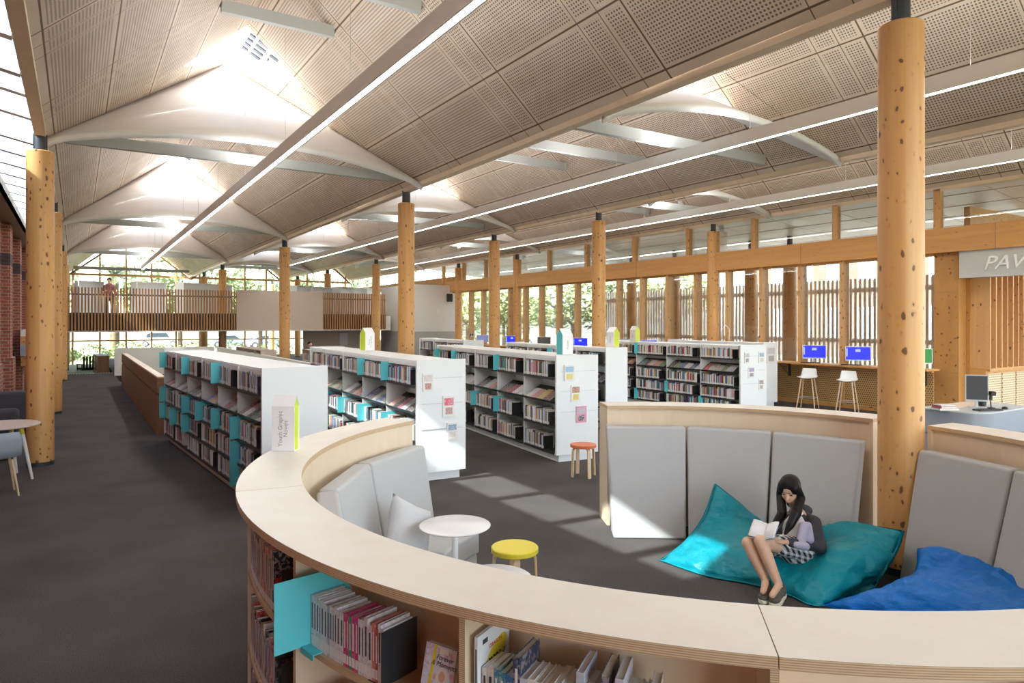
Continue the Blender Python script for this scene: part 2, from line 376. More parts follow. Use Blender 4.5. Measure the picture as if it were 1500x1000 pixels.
# floor with the stair void and the lower level at the far left
m = MB()
for x0, x1, y0, y1 in ((-1.9, 22, -9, 14.3), (-1.9, 1.3, 14.3, 33), (5.2, 22, 14.3, 33), (1.3, 5.2, 31.2, 33), (1.3, 22, 33, YEND + .3)): m.box(x0, x1, y0, y1, -.25, 0)
m.box(-1.9, 1.3, 33, YEND + .3, -.85, -.6); m.box(1.3, 5.2, 14.3, 31.2, -3.3, -3.2)
struct(m.build('floor', 'carpet'))
o = MB()
for k in range(3): o.box(-.4, 1.3, 33 + .3 * k, 33.3 + .3 * k, -.6, -.15 * (k + 1))
struct(o.build('floor_steps', 'carpet'))
o = MB()
for k in range(17): o.box(-.3 + .095 * k, -.25 + .095 * k, 32.86, 32.96, .0, .006)
tag(o.build('stair_nosing_strip', 'white'), 'dotted white strip across the far end of the aisle at the stair head', 'strip')
CE = {}
def hall(xl, xr, zl, zr, zk, y0, L, n, phase, name, fill_from=-9.):
    mat = mk_ceiling(phase, L / 4); xm = (xl + xr) / 2; zm = zk
    for side in (0, 1):
        xe, ze = (xl, zl) if side == 0 else (xr, zr)
        H = math.hypot(xm - xe, zm - ze); v = []; f = []; uv = []
        def pt(fr, y): v.append((xe + (xm - xe) * fr, y, ze + (zm - ze) * fr)); uv.append((fr * H, y)); return len(v) - 1
        for k in range(n):
            a = y0 + k * L; b = a + L if k < n - 1 else YEND + .2
            idx = [pt(0, a), pt(0, b)]
            idx += [pt(.66, b + 1.1), pt(1, b + 1.05)] if k < n - 1 else [pt(1, b)]
            idx += [pt(1, a + 3.3), pt(.66, a + 1.12)]
            if k == n - 1: pass
            f.append(idx[:-1] + [idx[-1]])
        # piece before the first fold
        f.append([pt(0, fill_from), pt(0, y0), pt(.66, y0 + 1.12), pt(1, y0 + 1.05), pt(1, fill_from)])
        me = bpy.data.meshes.new('ceiling_' + name); bm = bmesh.new(); bv = [bm.verts.new(p) for p in v]
        ul = bm.loops.layers.uv.new('UVMap')
        for q in f:
            fc = bm.faces.new([bv[i] for i in q])
            for lp, i in zip(fc.loops, q): lp[ul].uv = uv[i]
        bmesh.ops.triangulate(bm, faces=bm.faces[:]); bm.normal_update()
        for fc in bm.faces:
            if fc.normal.z > 0: fc.normal_flip()
        bm.to_mesh(me); bm.free(); me.materials.append(mat)
        o = bpy.data.objects.new('ceiling_' + name, me); COL.objects.link(o); struct(o)
        sol = o.modifiers.new('thick', 'SOLIDIFY'); sol.thickness = .08; sol.offset = -1
    for k in range(n):
        a = y0 + k * L
        if a < -4 or a > YEND - 3: continue
        # the bowed white light scoop under the skylight
        N = 24; Mx = 8; v = []; f = []
        for i in range(N + 1):
            t = i / N; x = xl + (xr - xl) * t; q = 1 - abs(2 * t - 1)
            zb = (zl + (zr - zl) * t) + .03 + .42 * (1 - (2 * t - 1) ** 2)
            ze = (zl if t < .5 else zr) + ((zm - (zl if t < .5 else zr)) * q)
            zb = min(zb, ze - .02 * (1 - q) - .01)
            for j in range(Mx + 1):
                sj = j / Mx; v.append((x, a + (3.3 * q) * sj, zb + (ze - .003 - zb) * sj))
        for i in range(N):
            for j in range(Mx): c = i * (Mx + 1) + j; f.append((c, c + 1, c + Mx + 2, c + Mx + 1))
        me = bpy.data.meshes.new('light_scoop'); me.from_pydata(v, [], f); me.materials.append(M['white_paint']); me.shade_smooth()
        o = bpy.data.objects.new('light_scoop', me); COL.objects.link(o); sol = o.modifiers.new('t', 'SOLIDIFY'); sol.thickness = .1; sol.offset = 1
        tag(o, None, None); CE.setdefault('scoop', []).append((o, name, k, a, xm))
        # skylight box above the opening
        xh0, xh1 = xm - (xm - xl) * .34, xm + (xr - xm) * .34
        kz = zk - (zk - zl) * .34
        b = empty('skylight', (xm, a + 2.2, zk)); 
        fr = MB()
        fr.quad([(xh0, a + 1.06, kz), (xm, a + 1.0, zk), (xm, a + 1.0, zk + .22), (xh0, a + 1.06, zk + .1)])
        fr.quad([(xh1, a + 1.06, kz), (xm, a + 1.0, zk), (xm, a + 1.0, zk + .22), (xh1, a + 1.06, zk + .1)])
        for xh in (xh0, xh1): fr.quad([(xh, a + 1.12, kz), (xm, a + 3.32, zk), (xm, a + 3.4, zk + .75), (xh, a + 1.0, zk + .1)]) if False else None
        ob = fr.build('upstand', 'white_paint', b); s_ = ob.modifiers.new('t', 'SOLIDIFY'); s_.thickness = .03
        fr = MB()
        for q in range(3): fr.box(xm - .04 + .5 * (q - 1), xm + .04 + .5 * (q - 1), a + 1.0, a + 3.3 - abs(q - 1) * .9, zk + .38 - abs(q - 1) * .2, zk + .46 - abs(q - 1) * .2)
        fr.build('cross_bar', 'white', b)
        lv = MB()
        for q in range(-4, 5):
            x = xm + .24 * q; y1 = a + 3.2 - abs(q) * .24; lv.box(x - .012, x + .012, a + 1.04, y1, zk + .05 - abs(q) * .2, zk + .25 - abs(q) * .2)
        lv.build('louvre_blade', 'white', b)
        dk = MB()
        for q in range(5): y = a + 1.12 + .24 * q; dk.box(xm + .12, xm + .98 - .13 * q, y, y + .1, zk - .02, zk + .02)
        dk.v = [(x, y, z + .06 - (x - xm) * .55) for x, y, z in dk.v]; dk.build('louvre_gap_shade', 'dark_steel', b)  # dark strips laid in for the shaded gaps between louvres
        for ch in (b,):
            for c_ in kids(ch): c_.matrix_parent_inverse = Matrix.Translation((-xm, -(a + 2.2), -zk))
        CE.setdefault('sky', []).append((b, name, k))
ORD = ['first', 'second', 'third', 'fourth', 'fifth', 'sixth', 'seventh', 'eighth', 'ninth', 'tenth', 'eleventh', 'twelfth', 'thirteenth', 'fourteenth', 'fifteenth', 'sixteenth', 'seventeenth', 'eighteenth', 'nineteenth', 'twentieth', 'twenty-first', 'twenty-second', 'twenty-third', 'twenty-fourth', 'twenty-fifth', 'twenty-sixth', 'twenty-seventh', 'twenty-eighth', 'twenty-ninth', 'thirtieth'] + ['thirty-first', 'thirty-second', 'thirty-third', 'thirty-fourth', 'thirty-fifth', 'thirty-sixth'] + ['next'] * 60
hall(XA, XB, 4.86, 4.86, 7.7, 2.2 - 10.3, 10.3, 6, .52, 'left_vault', -9.5)
hall(XB, XC, 4.86, 4.94, 7.3, 7.0 - 10.6, 10.6, 5, .4, 'middle_vault')
hall(XC, XD, 4.94, 5.0, 7.0, .86, 11.0, 5, .5, 'right_vault')
HN = {'left_vault': 'left hall', 'middle_vault': 'middle hall', 'right_vault': 'right hall'}
cnt = {}
for o, nm, k, a, xm in CE['scoop']:
    cnt[nm] = cnt.get(nm, -1) + 1
    tag(o, f'bowed white light scoop under the ceiling skylight, {ORD[cnt[nm]]} one counted back in the {HN[nm]}', 'light scoop', 'light scoops under the skylights')
cnt = {}
for o, nm, k in CE['sky']:
    cnt[nm] = cnt.get(nm, -1) + 1
    tag(o, f'white framed triangular roof skylight above the {ORD[cnt[nm]]} scoop counted back in the {HN[nm]}', 'skylight', 'roof skylights')
# valley boards on the column lines
for x, z, nm in ((XA, 4.86, 'left'), (XB, 4.86, 'middle'), (XC, 4.94, 'right'), (XD, 5.0, 'far_right')):
    struct(MB().box(x - .07, x + .07, -9, YEND, z - .02, z + .12).build('trim_valley_' + nm, 'birch_face'))
# cross ties
def tie(x0, x1, y, z, label):
    o = MB().prism([(-.05, 0), (.05, 0), (.09, .17), (-.09, .17)], x0, x1, Matrix(((0, 0, 1, 0), (1, 0, 0, y), (0, 1, 0, z), (0, 0, 0, 1))))
    tag(o.build('roof_tie_beam', 'grey_steel'), label, 'beam', 'grey steel ties across the vaults')
def ties(xl, xr, ze, zk, y0, L, n, lst, nm):
    i = 0
    for k in range(n):
        for dy, z in lst:
            y = y0 + k * L + dy
            if y < 4.5 or y > YEND - 1: continue
            f = (z + .17 - ze) / (zk - ze); h = (xr - xl) / 2 * f
            tie(xl + h - .05, xr - h + .05, y, z, f'grey steel tie beam spanning the {nm} vault, {ORD[i]} one going back from the camera'); i += 1
ties(XA, XB, 4.86, 7.7, -8.1, 10.3, 6, [(.7, 5.0), (6.5, 6.4), (8.9, 6.8)], 'left hall')
ties(XB, XC, 4.9, 7.3, -3.6, 10.6, 5, [(1.4, 5.1), (4, 5.5), (6.5, 5.85), (9.0, 6.5)], 'middle hall')
ties(XC, XD, 4.97, 7.0, -10.1, 11, 6, [(1.4, 5.15), (4, 5.5), (6.8, 5.8), (9.3, 6.3)], 'right hall')

# timber columns
def column(x, y, r, ztop, zroof, label, foot=True, ext=False):
    o = MB(); o.lathe([(r, .06 if foot else 0), (r, ztop - .015), (r - .015, ztop)], 40)
    c = o.build('timber_column', 'pine', smooth=True, loc=(x, y, 0))
    s_ = MB(); s_.tube((0, 0, ztop), (0, 0, zroof), r * .42, seg=16); s_.box(-r * .5, r * .5, -.012, .012, ztop, zroof)
    s_.build('steel_head', 'dark_steel', c, smooth=True)
    if foot: MB().lathe([(r * .98, 0), (r * .98, .06)], 32).build('steel_shoe', 'dark_steel', c, smooth=True)
    tag(c, label, 'column', 'round timber columns'); return c
rowA = [(YX(59, XA), 'beside the pale oval table at the left'), (18.9, 'behind the leftmost front one, by the brick wall'), (29.2, 'third along the brick wall'), (35.8, 'fourth along the brick wall'), (41, 'last along the brick wall')]
for y, t in rowA: column(XA, y, .175, 4.62, 4.87, 'round knotty pine column ' + t)
for px, t in ((None, 'huge in the foreground beside the beanbags'), (595, 'standing right of centre behind the second bookcase'), (417, 'standing in front of the beige mezzanine panel'), (326, 'behind the mezzanine slats, right of its thin neighbour'), (299, 'slim, far away behind the mezzanine slats')):
    y = 3.1 if px is None else YX(px, XB)
    column(XB, y, .175, 4.61, 4.87, 'round knotty pine column ' + t)
for px, t in ((877, 'behind the teal gabled sign'), (724, 'near the desk where a person reads'), (551, 'at the right end of the mezzanine slats'), (480, 'rising behind the low shelf on the mezzanine'), (436, 'slim and far beyond the mezzanine panel'), (398, 'slimmest, far beyond the mezzanine panel')):
    column(XC, YX(px, XC), .178, 4.72, 4.95, 'round knotty pine column ' + t)
for px, t in ((1049, 'between the window bays behind the right bookcase'), (761, 'at the windows, second left of the bookcase columns'), (675, 'beside the white wall with the small black speaker'), (1319, 'at the window wall, hidden behind the big front column')):
    column(XD - .12, YX(px, XD), .18, 4.78, 5.0, 'round knotty pine column ' + t)
# ---- left link and brick wall
bw = MB(); bw.box(-1.95, -1.6, -9, YEND, -.85, 5.05)
for k in range(12):
    y = 3.5 + 3.6 * k; bw.box(-1.62, -1.42, y, y + .75, -.85, 4.6); bw.box(-1.62, -1.36, y - .04, y + .79, -.1, 1.2)
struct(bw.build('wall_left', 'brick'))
gut = MB(); gut.box(-1.66, -1.2, -9, YEND, 4.62, 4.72); gut.box(-1.66, -1.58, -9, YEND, 4.6, 5.16); gut.box(-1.24, -1.2, -9, YEND, 4.62, 4.86)
struct(gut.build('trim_gutter', 'brown_metal'))
g = MB().quad([(-.52, -9, 4.96), (-.52, YEND, 4.96), (-1.6, YEND, 5.2), (-1.6, -9, 5.2)])
struct(g.build('window_1', 'roof_glass'))
g = MB()
for k in range(46):
    y = -8.4 + 1.17 * k; g.quad([(-.5, y, 4.9), (-.5, y + .13, 4.9), (-1.62, y + .13, 5.14), (-1.62, y, 5.14)])
g.quad([(-.5, -9, 4.9), (-.5, 2.7, 4.9), (-1.62, 2.7, 5.14), (-1.62, -9, 5.14)]); o = g.build('trim_glazing_bars_and_sun_block', 'white'); s_ = o.modifiers.new('t', 'SOLIDIFY'); s_.thickness = .1; struct(o)  # the wide quad is an unseen opaque panel added to block the sun

# ---- right window wall
YW0, YW1 = YX(1369, XD), 30.4
zb0, zb1 = 3.61, 4.14
o = MB().box(XD - .22, XD + .06, 2.0, YW1 + .5, zb0, zb1); o.build('trim_beam', 'pine_beam')['kind'] = 'structure'
# joint lines of the beam
o = MB()
for px in (1173, 932, 1458): y = YX(px, XD - .22); o.box(XD - .225, XD - .2, y - .006, y + .006, zb0, zb1)
struct(o.build('trim_beam_joints', 'ply_line'))
mpx = [905.4, 940, 977.5, 1019.4, 1065.6, 1115.8, 1172.4, 1233.8, 1290]
ys = [YX(p, XD - .1) for p in mpx]; step = (ys[0] - ys[7]) / 7
y = ys[0] + step
while y < YW1: ys.append(y); y += step
o_ = MB().box(-.14, .10, -.055, .055, 0, zb0 - 1.0)
first = None
for i, y in enumerate(sorted(ys)):
    if first is None: first = c = o_.build('window_mullion', 'pine_post')
    else: c = first.copy(); COL.objects.link(c)
    c.location = (XD, y, 1.0); struct(c)
cl = MB().box(-.07, .07, -.07, .07, 0, 5.02 - zb1); first = None
for p in (930, 1009, 1105.5, 1225, 1374.5, 860, 805, 755, 712, 680, 650):
    if first is None: first = c = cl.build('clerestory_post', 'pine_post')
    else: c = first.copy(); COL.objects.link(c)
    c.location = (XD, YX(p, XD), zb1); struct(c)
struct(MB().box(XD - .12, XD + .08, YW0, YW1, zb0 - .05, zb0).box(XD - .12, XD + .08, YW0, YW1, .98, 1.04).build('trim_sill', 'pine_beam'))
struct(MB().box(XD - .012, XD + .012, YW0, YW1, 1.04, zb0 - .05).build('window_2', 'glass'))
struct(MB().box(XD + .03, XD + .05, 2, YW1, zb1, 5.0).build('window_3', 'glass'))
struct(MB().box(XD - .06, XD + .02, YW0, YW1, 0, .98).build('wall_right', 'perf_wood'))
o = MB()
for y in sorted(ys): o.box(XD - .09, XD - .06, y - .04, y + .04, 0, .98)
o.box(XD - .1, XD - .06, YW0, YW1, 0, .1); struct(o.build('trim_dado', 'pine_beam'))
# plywood pier, pavilion bulkhead and the finned end wall
yb = YX(1369, XD); ya = YX(1405, XD)
struct(MB().box(XD - .02, XD + .32, ya, yb, 0, zb0).build('wall_pier', 'ply_wall'))
o = MB()
for z in (1.0, 2.75): o.box(XD - .024, XD - .019, ya, yb, z, z + .012)
struct(o.build('trim_pier_joints', 'ply_line'))
bk = MB().box(XD - .14, XD + .02, 2.0, YX(1405, XD - .14) , 3.04, 3.61); plain('board_grey', (.56, .56, .55), .5); bk = bk.build('wall_bulkhead', 'board_grey'); struct(bk)
ysg = YX(1441, XD - .14)
sg = text('PAVILION', .40, .02, 'white_paint', 'sign_lettering', None, (XD - .155, ysg, 3.31), (R(90), 0, R(-90)), shear=.3, align='LEFT')
tag(sg, 'raised white slanted capitals reading PAVILION on the white bulkhead', 'sign')
ye = YX(1421, XD + .3)
ew = MB().box(XD + .3, 22, ye, ye + .12, 0, zb0 + 1); struct(ew.build('wall_pavilion', 'ply_wall'))
fm = MB().box(-.018, .018, -.36, 0, 0, 2.5); first = None
for i in range(14):
    if first is None: first = c = fm.build('timber_fin', 'pine_post')
    else: c = first.copy(); COL.objects.link(c)
    c.location = (XD + .38 + .27 * i, ye, 1.12)
    tag(c, f'upright timber fin on the right end wall, {ORD[i]} from the plywood pier', 'fin', 'timber fins on the end wall')
struct(MB().box(XD + .3, 21, ye - .38, ye, 1.06, 1.12).build('trim_ledge', 'pine_beam'))
o = MB()
for i in range(6): o.box(XD + .36 + .68 * i, XD + .98 + .68 * i, ye - .32, ye - .3, .1, 1.0)
struct(o.build('trim_perforated_panels', 'perf_cream'))
o = MB().box(XD + .3, 21, ye - .3, ye, 0, 1.06); struct(o.build('wall_pavilion_dado', 'pine_beam'))
# verandah soffit outside
sf = MB().box(XD + .05, 20.6, -6, 34, 5.02, 5.14); sf.v = [(x, y, z - (x - XD) * .10) for x, y, z in sf.v]
struct(sf.build('ceiling_verandah', 'white'))
o = MB()
for k in range(22): o.box(XD + .1, 20.5, -4 + 1.8 * k, -3.99 + 1.8 * k, 5.02 + .0, 5.03)
for k in range(4): o.box(XD + 1 * k + .6, XD + 1 * k + .608, -6, 34, 5.015, 5.03)
o.v = [(x, y, z - (x - XD) * .10 - .004) for x, y, z in o.v]; struct(o.build('trim_soffit_joints', 'trans_line'))
for px, t in ((1432, 'rightmost'), (1157, 'second from right'), (1100, 'third from right'), (988, 'fourth from right'), (925, 'leftmost')):
    c = column(18.6, YX(px, 18.6), .2, 4.42, 4.80, f'sunlit round pine column outside the window wall, {t} of the outdoor columns')
# ---- far end: white box with concrete dado, end glazing
yb_ = 30.5; xl_ = 13.8
struct(MB().box(xl_, XD + .1, yb_, yb_ + 4.2, 1.65, 3.95).build('wall_white_box', 'wall_white'))
struct(MB().box(xl_ - .01, XD + .1, yb_ - .01, yb_ + 4.2, 0, 1.65).build('wall_concrete', 'concrete'))
struct(MB().box(XD - .02, XD + .08, YW1, YEND, 0, 1.0).box(XD - .02, XD + .08, YW1, YEND, 4.0, 4.4).build('wall_right_far', 'ply_wall'))
g = MB(); g.box(XA - 1.2, XD, YEND - .02, YEND + .02, -.6, 4.9); struct(g.build('window_4', 'glass'))
o = MB()
for xl, xr, zk in ((XA, XB, 7.7), (XB, XC, 7.3), (XC, XD, 7.0)): o.quad([(xl, YEND, 4.9), (xr, YEND, 4.9), ((xl + xr) / 2, YEND, zk)])
struct(o.build('window_5', 'glass'))
def roof_z(x):
    for xl, xr, zk, ze in ((XA, XB, 7.7, 4.86), (XB, XC, 7.3, 4.9), (XC, XD + 9, 7.0, 4.97)):
        if xl <= x <= xr: xm = (xl + min(xr, XD)) / 2; return zk - (zk - ze) * abs(x - xm) / ((min(xr, XD) - xl) / 2)
    return 4.86
x = -1.5; i = 0
while x < XD:
    zr = min(roof_z(x), 7.6)
    c = MB().box(x - .045, x + .045, YEND - .14, YEND + .06, -.6, zr).build('end_mullion', 'pine_post'); struct(c); x += 1.32; i += 1
struct(MB().box(-1.6, XD, YEND - .12, YEND + .08, 1.0, 1.08).box(-1.6, XD, YEND - .12, YEND + .08, 4.78, 4.9).build('trim_transom', 'pine_post'))
o = MB()
for xl, xr, zk in ((XA, XB, 7.7), (XB, XC, 7.3), (XC, XD, 7.0)):
    for xe in (xl, xr): o.tube((xe, YEND - .3, 4.7), ((xl + xr) / 2 + (xe - (xl + xr) / 2) * .25, YEND - .3, 4.8 + (zk - 4.8) * .62), .05, seg=8)
struct(o.build('trim_raking_struts', 'walnut'))
# ---- mezzanine
MY = 33.0; MX0, MX1, MX2, MX3 = -.3, 6.15, 10.1, 13.4
struct(MB().box(MX0, MX3, MY - .07, MY + .15, 1.70, 1.738).box(MX0, MX3 + .3, MY + .15, MY + 6.5, 1.7, 2.42).build('floor_mezzanine', 'wall_white'))
def slatted(x0, x1, label):
    t = empty('slatted_balustrade', (x0, MY, 1.74), 0, label, 'balustrade'); L = x1 - x0; n = int(L / .115)
    s_ = MB()
    for k in range(n): s_.box(k * L / n, k * L / n + .06, -.03, .05, 0, 1.8)
    s_.build('slat', 'slat_wood', t)
    MB().box(0, L, .06, .1, .02, .72).build('backing_board', 'charcoal', t)
    MB().box(0, L, .05, .09, 1.48, 1.54).box(0, L, .05, .09, .7, .76).build('rail', 'dark_steel', t)
slatted(MX0, MX1, 'wide timber slatted balustrade along the mezzanine at the left')
slatted(MX2, MX3, 'narrow timber slatted balustrade on the mezzanine, right of the beige panel')
pn = tag(MB().box(MX1, MX2, MY - .06, MY + .06, 1.74, 3.58).build('acoustic_panel', 'panel_beige'), 'beige solid panel hung on the mezzanine front between slatted parts', 'panel')
# ---- stair void parapet
yv0, yv1 = P(235, 637).y, 26.0
t = empty('stair_parapet', (1.32, yv0, 0), 0, 'long walnut veneered parapet wall beside the aisle round the stair void', 'parapet')
L = yv1 - yv0
MB().box(-.06, .06, 0, L, .78, 1.06).build('top_band', 'walnut', t)
for k in range(9): MB().box(-.06, .06, k * L / 9 + .004, (k + 1) * L / 9 - .004, .0, .74).build('veneer_panel', 'walnut', t)
MB().box(-.04, .05, 0, L, .74, .78).build('black_reveal', 'black', t)
MB().box(-.05, .09, .01, L, 1.06, 1.085).build('birch_cap', 'birch_face', t)
MB().box(.061, .085, 0, L, -3.2, 1.06).build('white_lining', 'wall_white', t)
tag(MB().box(1.26, 4.9, 31.0, 31.12, 0, 1.08).build('low_wall', 'wall_white'), 'low white wall closing the far end of the stair void', 'wall')
tag(MB().box(5.0, 5.12, 14.4, 31, -3.2, 1.06).build('void_wall', 'wall_white'), 'white inner wall on the right side of the stair void', 'wall')
tag(MB().box(1.42, 5.0, yv0, yv0 + .1, -3.2, 1.04).build('void_wall', 'walnut'), 'near wall of the stair void behind the leftmost bookcase', 'wall')
# ---- under the mezzanine
struct(MB().box(9.8, 13.8, 35.2, 35.3, 0, 1.8).build('wall_under_mezzanine', 'panel_beige'))
q = PD(507, 497, DIST(11.5, 35)); 
s_ = tag(MB().box(-.22, .22, -.04, 0, -.33, .33).build('wall_screen', 'white', loc=(q.x, 35.18, q.z), bevel=.01), 'square white screen on the wall beneath the mezzanine', 'screen')

# ---------------------------------------------------------------- pendant lights
def pendant(x, z, ya, yb, label):
    L = yb - ya
    t = empty('linear_pendant_light', (x, ya, z), 0, label, 'ceiling light')
    b = MB(); b.box(-.055, .055, 0, L, 0.012, .17); b.box(-.055, -.035, 0, L, -.012, .012); b.box(.035, .055, 0, L, -.012, .012)
    b.build('housing', 'white_paint', t)
    MB().box(-.034, .034, 0.01, L - .01, -.004, .011).build('diffuser', 'lamp_strip', t)
    j = MB()
    y = 1.2
    c0 = None
    while y < L:
        if c0 is None:
            c0 = c = MB().tube((0, 0, .17), (0, 0, 2.0), .003, seg=5).build('suspension_wire', 'steel', t)
            c.location = (0, y, 0); br = MB().box(-.01, .01, -.012, .012, .17, .185).build('wire_clip', 'white', t); br.location = (0, y, 0)
        else:
            c = c0.copy(); COL.objects.link(c); c.location = (0, y, 0); d = br.copy(); COL.objects.link(d); d.location = (0, y, 0)
        y += 2.9
    # own light down through the diffuser; upward fill added to brighten the vault
    n = int(L / 6) + 1
    for k in range(n):
        for up in (1, 0):
            ld = bpy.data.lights.new('pendant_lamp_and_fill', 'AREA'); ld.shape = 'RECTANGLE'; ld.size = .06; ld.size_y = L / n * .95
            ld.energy = UPLIGHT * (1. if up else .45); ld.color = (1, .98, .95)
            lo = bpy.data.objects.new('pendant_lamp_and_fill', ld); COL.objects.link(lo); lo.parent = t
            lo.location = (0, (k + .5) * L / n, .2 if up else -.03); lo.rotation_euler = (R(180), 0, 0) if up else (0, 0, 0)
    return t
pendant(2.65, 4.62, .6, 37.0, 'long white linear pendant light under the left vault, running to the mezzanine')
pendant(8.25, 4.72, -.5, 34.0, 'long white linear pendant light passing behind the big front column, upper one')
pendant(13.1, 4.78, 1.0, 33.0, 'long white linear pendant light nearest the window wall, lower one behind the big column')
def dome(px, py, Dd, s, label):
    Dd = 8.
    while PD(px, py, Dd).z < roof_z(PD(px, py, Dd).x) - s * 1.2 and Dd < 30: Dd += .05
    p = PD(px, py, Dd)
    t = empty('dome_camera', p, 0, label, 'camera')
    b = MB(); b.lathe([(s * .5, s * 1.05), (s * .62, s * .9), (s * .62, s * .75), (s * .45, s * .6)], 20); b.box(-s * 1.5, s * 1.5, -s * .3, s * .3, s * 1.05, s * 1.2)
    b.build('mount', 'white', t, smooth=True)
    MB().lathe([(s * .02, -s * .75), (s * .4, -s * .62), (s * .66, -s * .2), (s * .72, s * .2), (s * .6, s * .6)], 20).build('globe', 'white_gloss', t, smooth=True)
dome(997, 301, 11.5, .13, 'white globe camera hanging under the ceiling above the right bookcase')
dome(672, 362, 15.5, .12, 'white globe camera hanging under the ceiling right of the tall centre column')
dome(523, 391, 22, .12, 'small far white globe camera hanging left of the tall centre column')

# ---------------------------------------------------------------- white bookcases with books
PAL = [(.82, .82, .82), (.76, .74, .70), (.60, .07, .06), (.03, .03, .04), (.04, .05, .12), (.08, .20, .45), (.02, .02, .02), (.80, .80, .80), (.45, .05, .12), (.84, .84, .83), (.10, .10, .11),
       (.55, .30, .08), (.05, .30, .32), (.62, .45, .30), (.75, .55, .10), (.35, .32, .30), (.14, .28, .12), (.55, .52, .48), (.22, .10, .06), (.70, .30, .25), (.5, .55, .62)]
NAMES = ['white', 'pale', 'red', 'black', 'navy', 'blue', 'black', 'white', 'crimson', 'white', 'dark grey', 'brown', 'dark teal', 'tan', 'yellow', 'grey', 'green', 'grey', 'dark brown', 'pink', 'pale blue']
BOOKS = []     # (screen size, builder arguments)
def book_mesh(m, t, d, h, col, Mx, ink=.25, sticker=True, title=True):
    """cover boards, spine and page block; spine towards -y"""
    ci = (col[0], col[1], col[2], ink); pg = (.78, .74, .64, 0); b = .0025 if t > .012 else .0015
    m.box(0, b, 0, d, 0, h, Mx, ci); m.box(t - b, t, 0, d, 0, h, Mx, ci); m.box(b, t - b, 0, b, 0, h, Mx, ci)
    m.box(b, t - b, b, d - .004, .003, h - .004, Mx, pg)
    if title:
        inv = (.8, .8, .78, 0) if sum(col) < 1.1 else (.1, .1, .12, 0)
        m.quad([Mx @ Vector(p) for p in ((t * .28, -.0006, h * .38), (t * .72, -.0006, h * .38), (t * .72, -.0006, h * .82), (t * .28, -.0006, h * .82))], inv)
    if sticker:
        m.quad([Mx @ Vector(p) for p in ((t * .04, -.0008, .012), (t * .96, -.0008, .012), (t * .96, -.0008, .045), (t * .04, -.0008, .045))], (.85, .85, .85, 0))
def simple_book(m, t, d, h, col, Mx):
    ci = (col[0], col[1], col[2], .2); pg = (.74, .70, .62, 0)
    m.box(0, t, 0, d, 0, h, Mx, [ci, pg, ci, pg, ci, ci])
    m.quad([Mx @ Vector(p) for p in ((t * .06, -.001, .01), (t * .94, -.001, .01), (t * .94, -.001, .045), (t * .06, -.001, .045))], (.85, .85, .85, 0))
def scr(Mw, h):
    p = Mw.translation; D = DIST(p.x, p.y); u = 750 + 1000 * (CS * p.x - SN * p.y) / D
    if D < .5 or u < -30 or u > 1530: return 0
    return h * 1000 / D
def put_dividers(Mc, label):
    t = MB(); t.box(0, .003, -.095, .14, .0, .27, col=None); t.box(.003, .07, 0, .12, 0, .003)
    o = t.build('shelf_divider', 'teal_card'); o.matrix_world = Mc; tag(o, label, 'divider', 'teal dividers on the white bookcases')
BEND = None
def put_bookend(Mc, w_, d_, h_, label):
    o = MB().box(0, .002, .005, d_, 0, h_).box(-.06, 0, .005, d_ * .8, 0, .0015).build('bookend', 'black_metal'); o.matrix_world = Mc
    tag(o, label, 'bookend', 'black bookends on the shelves')
